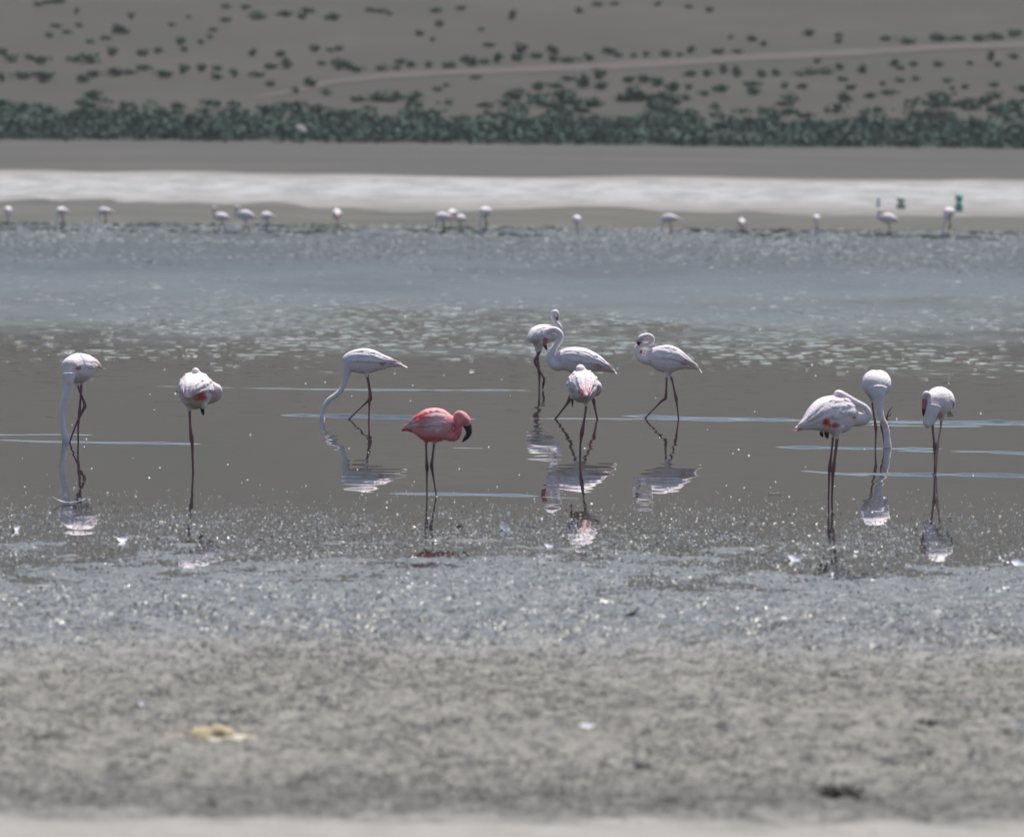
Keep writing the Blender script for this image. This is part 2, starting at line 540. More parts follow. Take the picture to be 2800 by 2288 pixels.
# shrubs above the track, read off the photograph: x, y, width, height in the two enlargements
UP1 = [(155, 14, 44, 24), (190, 8, 50, 20), (235, 6, 70, 20), (315, 42, 22, 26), (240, 95, 46, 26), (325, 93, 34, 26), (275, 124, 40, 22), (208, 146, 38, 24),
       (500, 120, 60, 36), (525, 128, 40, 20), (545, 62, 28, 26), (435, 157, 46, 24), (380, 178, 42, 18), (708, 98, 36, 20), (780, 68, 22, 18), (752, 172, 40, 30),
       (762, 205, 32, 24), (833, 168, 24, 30), (886, 118, 34, 24), (876, 145, 30, 26), (928, 80, 56, 26), (938, 22, 40, 28), (1018, 26, 34, 28), (1080, 64, 72, 34),
       (1186, 44, 62, 36), (1256, 62, 46, 32), (1276, 32, 62, 30), (1384, 58, 66, 44), (1530, 36, 40, 20), (1576, 38, 54, 24), (1614, 54, 28, 18), (1812, 38, 44, 30),
       (1818, 104, 38, 28), (1918, 30, 50, 26), (1740, 138, 36, 32), (1796, 168, 26, 20), (1998, 124, 26, 22), (2034, 182, 42, 28), (2118, 72, 24, 40),
       (1044, 218, 38, 32), (1166, 216, 44, 38), (1310, 202, 44, 26), (1370, 204, 40, 22), (1414, 198, 40, 26), (1332, 258, 36, 28), (18, 216, 46, 36), (50, 248, 66, 30),
       (126, 242, 40, 30), (178, 252, 56, 40), (312, 242, 66, 36), (380, 252, 90, 30), (468, 222, 42, 34), (585, 218, 62, 34), (656, 208, 36, 34)]
UP2 = [(354, 14, 46, 26), (428, 12, 36, 20), (282, 44, 36, 24), (602, 14, 36, 20), (732, 20, 38, 22), (814, 34, 42, 28), (8, 62, 30, 44), (1230, 131, 50, 26), (1356, 135, 40, 24),
       (1000, 160, 40, 22), (905, 155, 34, 16), (1640, 160, 80, 34), (1560, 150, 46, 24), (1780, 152, 70, 30), (1850, 146, 60, 30), (1950, 150, 60, 34), (2010, 140, 70, 36), (2090, 130, 60, 28),
       (40, 200, 50, 40), (30, 230, 60, 36), (90, 222, 60, 34), (170, 200, 42, 46), (180, 236, 44, 34), (240, 238, 60, 26), (320, 228, 54, 30), (404, 200, 50, 44), (436, 216, 40, 30),
       (510, 220, 34, 26), (560, 216, 24, 30), (632, 214, 44, 28), (690, 216, 36, 24), (742, 198, 30, 36), (850, 206, 66, 26), (945, 206, 50, 24), (1040, 180, 36, 22), (1350, 165, 36, 18)]
DOWN1 = [(80, 312, 76, 40), (186, 306, 84, 44), (190, 332, 50, 30), (372, 304, 84, 34), (350, 330, 60, 30), (470, 300, 70, 36), (530, 296, 70, 30), (596, 278, 60, 34), (664, 302, 50, 44),
         (704, 304, 44, 34), (762, 288, 48, 34), (830, 276, 42, 44), (902, 276, 44, 34), (898, 314, 58, 26), (974, 302, 40, 36), (1070, 306, 64, 30), (1122, 272, 52, 34), (1196, 268, 46, 44),
         (1282, 340, 62, 40), (1124, 340, 36, 34), (1400, 270, 50, 44), (1450, 268, 60, 40), (1490, 286, 54, 26), (1590, 282, 56, 24), (1660, 252, 46, 30), (1640, 280, 40, 24), (1710, 268, 40, 24),
         (1784, 268, 34, 28), (1846, 266, 36, 34), (1880, 266, 36, 30), (1940, 232, 60, 44), (1955, 258, 56, 28), (2010, 244, 48, 34), (2062, 236, 46, 42), (1974, 318, 46, 22), (1824, 366, 50, 26),
         (1852, 350, 30, 20), (8, 322, 40, 40), (1230, 372, 40, 26), (1360, 380, 44, 26)]
DOWN2 = [(1270, 246, 26, 28), (1200, 298, 54, 24), (1250, 292, 64, 24), (1310, 288, 64, 26), (1356, 270, 38, 30), (1450, 284, 34, 32), (1370, 318, 38, 26), (1584, 262, 34, 28), (1614, 278, 30, 26),
         (1668, 262, 34, 32), (1770, 264, 40, 36), (1900, 260, 28, 26), (1986, 240, 34, 40), (2022, 270, 34, 26), (2076, 234, 36, 32), (816, 300, 40, 36), (884, 284, 36, 40), (938, 296, 38, 48),
         (1042, 304, 40, 34), (740, 296, 50, 36), (1100, 300, 36, 26), (1604, 328, 38, 26), (1672, 322, 48, 24), (1540, 338, 30, 26), (1412, 352, 54, 34), (1208, 348, 44, 34), (1130, 354, 38, 24),
         (996, 346, 72, 28), (870, 360, 66, 44), (1000, 378, 52, 36), (790, 386, 46, 30), (728, 358, 34, 34), (724, 404, 50, 26), (1802, 332, 46, 26), (1884, 356, 40, 26), (1832, 362, 30, 24),
         (2002, 346, 36, 30), (2112, 362, 50, 40), (366, 306, 54, 40), (494, 326, 50, 34), (556, 326, 60, 32), (610, 340, 66, 36), (660, 360, 70, 40), (360, 352, 80, 40), (290, 344, 60, 50),
         (100, 352, 70, 44), (180, 350, 70, 30), (230, 318, 60, 30), (512, 366, 40, 30), (240, 390, 56, 36), (20, 376, 50, 46), (1560, 374, 70, 30), (1490, 388, 50, 36), (1386, 408, 50, 40), (1900, 410, 40, 36), (1970, 404, 70, 50)]
DOWN2B = []
ORD = ['first', 'second', 'third', 'fourth', 'fifth', 'sixth', 'seventh', 'eighth', 'ninth', 'tenth', 'eleventh', 'twelfth', 'thirteenth', 'fourteenth']
COLS = ['at the far left', 'at the left', 'left of centre', 'around the centre', 'right of centre', 'at the right', 'at the far right']
ROWS = [(45, 'at the top edge'), (105, 'high on the hillside'), (165, 'halfway up the hillside'), (215, 'fairly low on the hillside'), (999, 'low on the hillside')]
cells = {}
for lst, cc in ((UP1, C1), (UP2, C2), (DOWN1, C1), (DOWN2, C2)):
    for (x, y, w, h) in lst:
        px, py = cc(x, y)
        row = next(t for lim, t in ROWS if py < lim)
        colm = COLS[min(6, max(0, int(px / 400)))]
        cells.setdefault((row, colm), []).append((px, py, w, h))
for (row, colm), L in cells.items():
    L.sort()
    for i, (px, py, w, h) in enumerate(L):
        lab = 'dark green shrub %s %s' % (row, colm)
        if len(L) == 1:
            lab = 'lone ' + lab
        else:
            lab = '%s from the left: %s' % (ORD[i], lab) if i < len(L) - 1 else 'rightmost ' + lab
        shrub(px, py, w * 0.6588 * 1.1, h * 0.6588 * 0.95, lab, 'shrubs scattered over the hillside')
# the crowded lower belt
k = 0
while k < 112:
    px = random.uniform(-60, 2860)
    left = px < 1000
    py = random.uniform(255, 350) if left else random.uniform(258, 345)
    if vnoise(np.array([px / 120.0]), np.array([py / 30.0]), 140)[0] < 0.42:
        continue
    w = random.uniform(34, 66)
    shrub(px, py, w * 1.15, w * random.uniform(0.32, 0.55), 'bushy dark green shrub in the crowded belt just above the thicket', 'shrubs crowded just above the thicket')
    k += 1
# the thicket along the foot of the hill reads as one mass
rs = np.random.RandomState(77)
TV, TQ = [], []
for i in range(1500):
    px = rs.uniform(-420, 3220)
    if -60 < px < 2860 or rs.rand() < 0.6:
        py = 397 + 0.0085 * (px - 1400) - abs(rs.normal()) * 34
        p = on_hill(px, py)
        w = rs.uniform(1.2, 2.4)
        v, q = leaf_cloud(rs, 34, w, w * rs.uniform(0.35, 0.6), tuple(p))
        b = len(TV)
        TV += v
        TQ += [tuple(b + j for j in f) for f in q]
tag(link('thicket', new_mesh('thicket', TV, TQ, False), MAT_LEAF), 'dense dark green thicket along the foot of the hill', 'thicket', kind='stuff')
p = on_hill(822, 374)
rs = np.random.RandomState(5)
bm_v, bm_f = [], []
# ------------------------------------------------------------------ small lumps strewn over mud and water (nobody could count them)
def domes(name, P, W, H, mat, seed, shade=False, tilt=0.35):
    """uneven little lumps: two six-cornered rings and a peak each"""
    rs = np.random.RandomState(seed)
    n = len(P)
    a = np.arange(6) * math.pi / 3
    rot = rs.uniform(0, 6.28, (n, 1))
    V = np.zeros((n, 13, 3))
    for ring, (r, z) in enumerate(((1.0, -0.25), (0.66, 0.62))):
        rr = r * rs.uniform(0.65, 1.25, (n, 6)) * 0.5 * W[:, None]
        V[:, ring * 6:ring * 6 + 6, 0] = np.cos(a[None] + rot) * rr
        V[:, ring * 6:ring * 6 + 6, 1] = np.sin(a[None] + rot) * rr
        V[:, ring * 6:ring * 6 + 6, 2] = z * H[:, None] * rs.uniform(0.7, 1.3, (n, 6))
    V[:, 12, 0] = W * rs.uniform(-0.15, 0.15, n)
    V[:, 12, 1] = W * rs.uniform(-0.15, 0.15, n)
    V[:, 12, 2] = H
    V += P[:, None, :]
    f = []
    for j in range(6):
        k = (j + 1) % 6
        f += [(j, k, 6 + k), (j, 6 + k, 6 + j), (6 + j, 6 + k, 12)]
    f = np.array(f)
    Fs = (np.arange(n)[:, None, None] * 13 + f[None]).reshape(-1, 3)
    return link(name, poly_mesh(name, V.reshape(-1, 3), Fs, shade), mat)

def mat_lump(name, a, b, rough, scale=40):
    m = M(name)
    m.col(m.mix(m.noise(scale, m.pos(), 2), a, b))
    m.rough(rough)
    return m.m
MAT_LUMP = mat_lump('wet mud lumps', (0.10, 0.105, 0.105), (0.36, 0.37, 0.365), 0.36)
MAT_CLOD = mat_lump('mud clods', (0.13, 0.124, 0.11), (0.24, 0.23, 0.205), 0.85)
MAT_FOAM_GLINT = simple_mat('foam flecks', (0.80, 0.80, 0.80), 0.5)  # shared by the floating foam and the white slivers that imitate glints
MAT_ALGAE = mat_lump('green algae', (0.10, 0.13, 0.11), (0.36, 0.38, 0.37), 0.5, 1.2)

def scatter(n, ylo, yhi, dens, seed, spread=1.25):
    rs = np.random.RandomState(seed)
    Y = rs.uniform(ylo, yhi, n * 3)
    X = rs.uniform(-1, 1, n * 3) * Y * HALF * spread
    keep = rs.rand(n * 3) < dens(X, Y)
    return X[keep][:n], Y[keep][:n], rs

def dens_lumps(X, Y):
    edge = Y + 5 * (fbm(X * 0.5, Y * 0.15, 150, 3) - 0.5)
    return smooth(77, 66, edge) * (0.25 + 0.75 * smooth(0.42, 0.6, fbm(X * 1.4, Y * 0.5, 151, 3)))
X, Y, rs = scatter(14000, 60, 80, dens_lumps, 301)
W = rs.uniform(0.006, 0.024, len(X)); W *= np.where(rs.rand(len(X)) < 0.1, 1.6, 1)
P = np.stack([X, Y, np.maximum(0.0, mud_shape(X, Y) + mud_relief(X, Y) - 0.004)], -1)
tag(domes('mud_lumps', P, W, W * rs.uniform(0.15, 0.45, len(X)), MAT_LUMP, 302), 'small wet glinting lumps of mud along the edge of the water', 'mud lumps', kind='stuff')

X, Y, rs = scatter(5000, 46, 66, lambda x, y: smooth(47, 60, y) * (0.2 + 0.8 * vnoise(x * 2, y, 155)), 303)
W = rs.uniform(0.006, 0.022, len(X))
P = np.stack([X, Y, mud_shape(X, Y) + mud_relief(X, Y) - 0.002], -1)
tag(domes('mud_crumbs', P, W, W * rs.uniform(0.5, 1.0, len(X)), MAT_LUMP, 304), 'crumbs of damp mud strewn over the mud flat', 'mud crumbs', kind='stuff')

X, Y, rs = scatter(7000, 53, 80, lambda x, y: smooth(81, 70, y) * smooth(52, 58, y) * (0.25 + 0.75 * smooth(0.45, 0.62, fbm(x * 1.1, y * 0.45, 152, 3))), 311)
W = rs.uniform(0.003, 0.011, len(X))
P = np.stack([X, Y, np.maximum(0.0, mud_shape(X, Y) + mud_relief(X, Y)) + 0.002], -1)
tag(domes('white_flecks', P, W, W * rs.uniform(0.5, 1.1, len(X)), MAT_FOAM_GLINT, 312), 'small white flecks strewn over the wet mud', 'foam', kind='stuff')  # small white domes scattered over the wet mud

X, Y, rs = scatter(1000, 39.6, 60, lambda x, y: 0.12 + 0.88 * smooth(0.46, 0.68, fbm(x * 1.6, y * 0.6, 157, 3)), 313)
W = rs.uniform(0.015, 0.05, len(X))
P = np.stack([X, Y, mud_shape(X, Y) + mud_relief(X, Y) - 0.004], -1)
tag(domes('mud_clods', P, W, W * rs.uniform(0.2, 0.4, len(X)), MAT_CLOD, 314), 'dull grey clods of mud strewn over the drier flat', 'mud clods', kind='stuff')

X, Y, rs = scatter(430, 70, 175, lambda x, y: 0.12 + 0.88 * smooth(88, 73, y) * smooth(120, 105, y), 305)
W = rs.uniform(0.007, 0.017, len(X)) * np.interp(Y, [70, 175], [1, 1.9]) * np.where(rs.rand(len(X)) < 0.12, 1.5, 1)
P = np.stack([X, Y, 0 * X], -1)
tag(domes('foam_flecks', P, W, W * rs.uniform(0.3, 0.6, len(X)), MAT_FOAM_GLINT, 306, True), 'tiny white flecks of foam floating on the lake', 'foam flecks', kind='stuff')

X, Y, rs = scatter(900, 280, 352, lambda x, y: smooth(225, 335, y) * (0.15 + 0.85 * smooth(0.4, 0.6, fbm(x * 0.5, y * 0.08, 160, 3))), 307, 1.35)
W = rs.uniform(0.06, 0.22, len(X))
P = np.stack([X, Y, np.maximum(0, terrain(Y))], -1)
tag(domes('algae', P, W, W * rs.uniform(0.12, 0.3, len(X)), MAT_ALGAE, 308), 'patchy grey green algae along the far edge of the lake', 'algae', kind='stuff')

def strands(name, X, Y, Z, L, W, mat, seed, lo=0.1, hi=1.1, wide=0.0, flat=None):
    """thin tapering wisps: one long triangle each, lying or standing askew"""
    rs = np.random.RandomState(seed)
    n = len(X)
    az = rs.uniform(0, 2 * math.pi, n)
    if wide:
        az = np.where(rs.rand(n) < wide, rs.choice([0, math.pi], n) + rs.normal(0, 0.2, n), az)
    el = rs.uniform(lo, hi, n)
    d = np.stack([np.cos(az) * np.cos(el), np.sin(az) * np.cos(el), np.sin(el)], -1) * L[:, None]
    tw = rs.normal(size=(n, 3))
    if flat is not None:
        tw = np.array([0, 0, 1.0]) + tw * flat
    w = np.cross(d, tw); w /= np.linalg.norm(w, axis=1)[:, None]
    w *= W[:, None] * 0.5
    P = np.stack([X, Y, Z], -1)
    V = np.stack([P - w, P + w, P + d * 0.6 + w * 0.7, P + d], 1).reshape(-1, 3)
    Fs = np.arange(n * 4).reshape(-1, 4)
    return link(name, poly_mesh(name, V, Fs, False), mat)

def mat_strand(name, stops, scale, rough, sx=(1, 0.4, 1)):
    m = M(name)
    m.col(m.ramp(m.noise(scale, m.mapped(sx), 3), stops))
    m.rough(rough)
    return m.m
MAT_WISP = mat_strand('wet algae wisps', [(0.35, (0.14, 0.15, 0.145)), (0.5, (0.30, 0.315, 0.30)), (0.65, (0.50, 0.52, 0.50))], 3.0, 0.34)
MAT_STUBBLE = mat_strand('dry matted weed', [(0.38, (0.055, 0.051, 0.046)), (0.48, (0.19, 0.18, 0.158)), (0.58, (0.38, 0.365, 0.325))], 4.2, 0.8)
MAT_FARALGAE = mat_strand('far algae wisps', [(0.36, (0.22, 0.25, 0.235)), (0.48, (0.30, 0.325, 0.315)), (0.6, (0.38, 0.40, 0.395))], 0.5, 0.6, (1, 0.12, 1))
MAT_GREENALGAE = mat_strand('green algae wisps', [(0.4, (0.07, 0.11, 0.085)), (0.6, (0.17, 0.21, 0.175))], 0.7, 0.6, (1, 0.2, 1))

X, Y, rs = scatter(46000, 51, 76, lambda x, y: smooth(76.5, 66, y + 4 * (fbm(x * 0.6, y * 0.2, 150, 3) - 0.5)) * smooth(50, 60, y) * (0.2 + 0.8 * smooth(0.4, 0.62, fbm(x * 2.2, y * 0.7, 158, 3))), 321)
L = rs.uniform(0.008, 0.034, len(X))
tag(strands('algae_wisps', X, Y, np.maximum(0.0, mud_shape(X, Y) + mud_relief(X, Y)) - 0.001, L, rs.uniform(0.0025, 0.006, len(X)), MAT_WISP, 322, 0.0, 0.5, 0.35, 0.5), 'wet glinting wisps of algae over the shallows and wet mud', 'algae wisps', kind='stuff')
X, Y, rs = scatter(60000, 39.4, 62, lambda x, y: smooth(62, 55, y) * smooth(39.3, 41, y) * (0.15 + 0.85 * smooth(0.36, 0.6, fbm(x * 3.0, y * 1.0, 159, 3))), 323)
L = rs.uniform(0.012, 0.042, len(X))
tag(strands('matted_weed', X, Y, mud_shape(X, Y) + mud_relief(X, Y) - 0.002, L, rs.uniform(0.003, 0.008, len(X)), MAT_STUBBLE, 324, 0.05, 0.95, 0.3), 'matted dry weed and stubble over the near mud flat', 'matted weed', kind='stuff')
X, Y, rs = scatter(24000, 215, 352, lambda x, y: smooth(205, 310, y) * (0.3 + 0.7 * smooth(0.38, 0.6, fbm(x * 0.6, y * 0.06, 161, 3))), 325)
L = rs.uniform(0.05, 0.16, len(X))
tag(strands('pale_algae', X, Y, np.maximum(0, terrain(Y)) + 0.004, L, rs.uniform(0.03, 0.08, len(X)), MAT_FARALGAE, 326, 0.0, 0.06, 0.7, 0.12), 'pale algae streaks over the far shallows', 'pale algae', kind='stuff')
X, Y, rs = scatter(1500, 300, 350, lambda x, y: smooth(300, 330, y) * smooth(0.46, 0.6, fbm(x * 0.45, y * 0.07, 162, 3)), 327)
L = rs.uniform(0.12, 0.5, len(X))
tag(strands('green_algae', X, Y, np.maximum(0, terrain(Y)) + 0.006, L, rs.uniform(0.03, 0.09, len(X)), MAT_GREENALGAE, 328, 0.0, 0.18, 0.8), 'dark green strands of algae below the far flamingos', 'green algae', kind='stuff')
# white slivers added to imitate glints on the wavelets of the ruffled water
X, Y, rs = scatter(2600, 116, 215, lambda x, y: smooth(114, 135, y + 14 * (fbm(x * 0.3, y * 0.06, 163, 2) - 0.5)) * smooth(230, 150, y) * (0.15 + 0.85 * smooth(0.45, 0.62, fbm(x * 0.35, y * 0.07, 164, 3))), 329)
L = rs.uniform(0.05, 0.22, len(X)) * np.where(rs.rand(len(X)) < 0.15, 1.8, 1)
tag(strands('glint_streaks', X, Y, 0 * X + 0.012, L, rs.uniform(0.003, 0.008, len(X)), MAT_FOAM_GLINT, 330, 0.0, 0.03, 0.98, 0.9), 'thin white slivers imitating glints on the ruffled water', 'glint streaks', kind='stuff')

# ------------------------------------------------------------------ flamingos
def mat_plumage():
    m = M('plumage')
    a = m.n('ShaderNodeAttribute', attribute_name='tint')
    tc = m.n('ShaderNodeTexCoord').outputs['Object']
    f = m.noise(26.0, tc, 3)
    m.col(m.mix(m.math('MULTIPLY', f, 0.22), a.outputs['Color'], m.mix(1.0, a.outputs['Color'], (0.80, 0.70, 0.74), 'MULTIPLY')))
    m.rough(0.75)
    m.b.inputs['Specular IOR Level'].default_value = 0.25
    m.bump(m.noise(48.0, m.mapped((1, 1, 1.8), tc), 3), 0.009, 0.75)
    return m.m
MAT_PLUME = mat_plumage()
MAT_LEG = simple_mat('leg skin', (0.23, 0.10, 0.112), 0.5, 0.25, 30)
MAT_LEGDARK = simple_mat('dark leg skin', (0.13, 0.07, 0.085), 0.5, 0.25, 30)
MAT_BILLPINK = simple_mat('pink bill', (0.52, 0.16, 0.21), 0.35)
MAT_BILLBLACK = simple_mat('black bill', (0.018, 0.014, 0.02), 0.35)
MAT_BILLMAROON = simple_mat('dark bill', (0.05, 0.015, 0.03), 0.35)
MAT_EYE = simple_mat('eye', (0.55, 0.42, 0.10), 0.2)
MAT_BLACKFEATHER = simple_mat('black feathers', (0.025, 0.022, 0.025), 0.6)

def crom(P, k=5):
    """Catmull-Rom through the rows of P, k steps per span"""
    P = np.asarray(P, float)
    n = len(P)
    out = []
    for i in range(n - 1):
        p0, p1, p2, p3 = P[max(i - 1, 0)], P[i], P[i + 1], P[min(i + 2, n - 1)]
        for s in np.arange(k) / k:
            out.append(0.5 * ((2 * p1) + (-p0 + p2) * s + (2 * p0 - 5 * p1 + 4 * p2 - p3) * s * s + (-p0 + 3 * p1 - 3 * p2 + p3) * s ** 3))
    out.append(P[-1])
    return np.array(out)

def frames(C, body):
    T = np.gradient(C, axis=0)
    T /= np.linalg.norm(T, axis=1)[:, None] + 1e-12
    S, U = [], []
    prev = None
    for t in T:
        if body or prev is None:
            ref = np.array([0, 0, 1.0])
            s = np.cross(t, ref)
            if np.linalg.norm(s) < 0.05:
                s = np.array([0, 1.0, 0])
        else:
            s = prev - t * np.dot(prev, t)
        s /= np.linalg.norm(s)
        prev = s
        S.append(s); U.append(np.cross(s, t))
    return T, np.array(S), np.array(U)

def tube(C, rh, rw, n=14, body=False):
    T, S, U = frames(C, body)
    a = np.arange(n) * 2 * math.pi / n
    V = []
    for c, s, u, h, w in zip(C, S, U, rh, rw):
        for b in a:
            V.append(c + u * h * math.cos(b) + s * w * math.sin(b))
    Fs = []
    m = len(C)
    for i in range(m - 1):
        for j in range(n):
            k = (j + 1) % n
            Fs.append((i * n + j, (i + 1) * n + j, (i + 1) * n + k, i * n + k))
    c0, c1 = len(V), len(V) + 1
    V += [C[0], C[-1]]
    for j in range(n):
        k = (j + 1) % n
        Fs.append((c0, j, k)); Fs.append((c1, (m - 1) * n + k, (m - 1) * n + j))
    return V, Fs

def paint(me, fn):
    a = me.color_attributes.new('tint', 'FLOAT_COLOR', 'POINT')
    co = np.zeros(len(me.vertices) * 3, np.float32)
    me.vertices.foreach_get('co', co)
    c = np.ones((len(me.vertices), 4), np.float32)
    c[:, :3] = fn(co.reshape(-1, 3))
    a.data.foreach_set('color', c.reshape(-1))

class Flamingo:
    def __init__(s, crop, foot, label, base=(0.90, 0.82, 0.84), group='flamingos wading near the front', legmat=None, voxel=0.0065):
        s.ox, s.oy, s.k = crop
        s.foot = on_plane(s.ox + foot[0] * s.k, s.oy + foot[1] * s.k)
        s.Y = s.foot.y
        s.mm = s.k * s.Y / F
        s.root = link('flamingo', None, None, None, s.foot)
        s.root.empty_display_size = 0.2
        tag(s.root, label, 'flamingo', group)
        s.base = base
        s.blobs = []
        s.pieces = []
        s.legmat = legmat or MAT_LEG
        s.voxel = voxel
    def P(s, x, y, d=0.0):
        return np.array(at_depth(s.ox + x * s.k, s.oy + y * s.k, s.Y + d * s.mm) - s.foot)
    def pts(s, L):
        return np.array([s.P(*p[:3]) for p in L])
    def blob(s, x, y, rx, ry, c, a=1.0):
        s.blobs.append((s.P(x, y), rx * s.mm, ry * s.mm, np.array(c), a))
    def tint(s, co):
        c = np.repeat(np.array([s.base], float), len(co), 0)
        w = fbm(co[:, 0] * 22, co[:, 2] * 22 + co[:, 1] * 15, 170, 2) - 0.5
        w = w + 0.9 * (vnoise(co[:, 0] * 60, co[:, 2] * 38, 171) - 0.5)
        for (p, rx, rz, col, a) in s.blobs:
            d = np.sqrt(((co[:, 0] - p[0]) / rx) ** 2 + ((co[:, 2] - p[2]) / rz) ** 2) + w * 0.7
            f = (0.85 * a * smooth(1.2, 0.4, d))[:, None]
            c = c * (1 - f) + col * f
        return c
    def body(s, rings, neck, extra=()):
        """rings run from tail tip to breast: x, y, depth, half height, half width"""
        R = crom(rings, 5)
        s.C = s.pts(R)
        s.rh, s.rw = R[:, 3] * s.mm, R[:, 4] * s.mm
        V, Fs = tube(s.C, s.rh, s.rw, 20, True)
        for ch in [neck] + list(extra):
            N = crom(ch, 5)
            v, f = tube(s.pts(N), N[:, 3] * s.mm, N[:, 3] * s.mm, 14)
            b = len(V)
            V += v
            Fs += [tuple(b + q for q in t) for t in f]
        tmp = link('tmp', new_mesh('tmp', V, Fs))
        md = tmp.modifiers.new('r', 'REMESH'); md.mode = 'VOXEL'; md.voxel_size = s.voxel; md.use_smooth_shade = True
        ms = tmp.modifiers.new('s', 'SMOOTH'); ms.factor = 0.5; ms.iterations = 4
        dg = bpy.context.evaluated_depsgraph_get()
        me = bpy.data.meshes.new_from_object(tmp.evaluated_get(dg))
        bpy.data.objects.remove(tmp)
        me.name = 'body'
        me.polygons.foreach_set('use_smooth', [True] * len(me.polygons))
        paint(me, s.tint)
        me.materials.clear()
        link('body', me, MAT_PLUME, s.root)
        return s
    def shell(s, u, phi, side, off):
        """a point on the outside of the body: u 0 tail .. 1 breast, phi degrees down from the back"""
        x = u * (len(s.C) - 1)
        i = min(int(x), len(s.C) - 2)
        f = x - i
        T, S, U = s._fr
        g = lambda A: A[i] * (1 - f) + A[i + 1] * f
        c, sv, uv = g(s.C), g(S), g(U)
        rh, rw = g(s.rh), g(s.rw)
        a = math.radians(phi)
        d = uv * math.cos(a) * rh + sv * side * math.sin(a) * rw
        n = uv * math.cos(a) * rw + sv * side * math.sin(a) * rh
        n /= np.linalg.norm(n) + 1e-9
        return c + d + n * off, n
    def wings(s, sides=(-1, 1), feathered=(-1, 1), u0=0.10, u1=0.84, ph0=3, ph1=92, rows=((30, 6), (54, 7), (78, 7))):
        s._fr = frames(s.C, True)
        rs = np.random.RandomState(int(s.foot.x * 100) % 9999)
        for sd in sides:
            nu, nv = 22, 12
            V = np.zeros((nu, nv, 3))
            for i in range(nu):
                u = u0 + (u1 - u0) * i / (nu - 1)
                e = math.sin(math.pi * min(1, i / (nu - 1) * 0.999 + 0.0)) ** 0.35 if 0 < i < nu - 1 else 0
                p1 = ph0 + (ph1 - ph0) * (0.30 + 0.70 * min(1, (i / (nu - 1)) * 2.2))
                for j in range(nv):
                    ph = ph0 + (p1 - ph0) * j / (nv - 1)
                    ej = -0.6 if j == nv - 1 else (-0.3 if j == 0 else min(1.0, 0.25 + 0.35 * j))
                    V[i, j] = s.shell(u, ph, sd, (-0.006 + 0.017 * e) * ej)[0]
            if sd < 0:
                V = V[:, ::-1]
            me = grid_mesh('wing', V)
            paint(me, s.tint)
            w = link('wing', me, MAT_PLUME, s.root)
            if sd not in feathered:
                continue
            for (ph, n) in rows:
                for k in range(n):
                    us = u0 + 0.16 + (u1 - u0 - 0.22) * (k + rs.uniform(-0.25, 0.25)) / (n - 1)
                    du = rs.uniform(0.15, 0.22)
                    p0 = ph + rs.uniform(-5, 5)
                    droop = rs.uniform(2, 12)
                    hw = rs.uniform(8, 11)
                    fv, ff = [], []
                    for q in range(5):
                        t = q / 4
                        u = max(0.02, us - du * t)
                        wd = hw * (math.sin(math.pi * (0.14 + 0.82 * t)) ** 0.7)
                        lift = 0.006 + 0.011 * t
                        for r, z in ((-1, -0.002), (0, 0.004), (1, -0.002)):
                            fv.append(s.shell(u, p0 + droop * t + r * wd, sd, lift + z)[0])
                    for q in range(4):
                        for r in range(2):
                            f = (q * 3 + r, q * 3 + r + 1, q * 3 + r + 4, q * 3 + r + 3)
                            ff.append(f if sd > 0 else f[::-1])
                    me = new_mesh('feather', fv, ff)
                    paint(me, s.tint)
                    link('feather', me, MAT_PLUME, w)
        return s
    def tail(s, tint=None, n=5, length=0.09):
        """a short fan of tail feathers at the tail end of the body"""
        T, S, U = s._fr
        c, d = s.C[4], -(s.C[6] - s.C[0]); d /= np.linalg.norm(d)
        V, Fs = [], []
        for k in range(n):
            a = (k - (n - 1) / 2) * 0.16
            dd = d * math.cos(a) + S[4] * math.sin(a)
            sv = np.cross(dd, U[4])
            for q, (t, w) in enumerate(((0, 0.010), (0.5, 0.012), (0.85, 0.009), (1.0, 0.002))):
                p = c + dd * length * t + U[4] * (0.004 - 0.012 * t * t + 0.002 * (k % 2))
                b = len(V)
                V += [p - sv * w, p + U[4] * 0.003, p + sv * w]
                if q:
                    for r in range(2):
                        Fs.append((b - 3 + r, b - 2 + r, b + 1 + r, b + r))
        me = new_mesh('tail', V, Fs)
        paint(me, s.tint)
        link('tail', me, MAT_PLUME, s.root)
        return s
    def leg(s, L, mat=None, deep=True):
        """x, y, depth, radius down the leg; carried on below the water"""
        N = crom(L, 4)
        C = s.pts(N)
        r = N[:, 3] * s.mm
        if deep:
            d = C[-1] - C[-2]
            d = d / abs(d[2] + 1e-9) * 0.07
            C = np.vstack([C, C[-1] + d * np.sign(-d[2])])
            r = np.append(r, r[-1])
        v, f = tube(C, r, r, 8)
        link('leg', new_mesh('leg', v, f), mat or s.legmat, s.root)
        return s
    def bill(s, L, tip, base=None, tipmat=None):
        """two pieces: the base of the bill and, as its part, the dark tip"""
        N = crom(L, 4)
        v, f = tube(s.pts(N), N[:, 3] * s.mm, N[:, 3] * s.mm * 0.72, 10)
        b = link('bill', new_mesh('bill', v, f), base or MAT_BILLPINK, s.root)
        N = crom(tip, 4)
        v, f = tube(s.pts(N), N[:, 3] * s.mm, N[:, 3] * s.mm * 0.72, 10)
        link('bill_tip', new_mesh('bill_tip', v, f), tipmat or MAT_BILLBLACK, b)
        return s
    def blade(s, name, L, mat):
        N = crom(L, 4)
        v, f = tube(s.pts(N), N[:, 3] * s.mm, N[:, 3] * s.mm * 0.5, 8)
        link(name, new_mesh(name, v, f), mat, s.root)
        return s
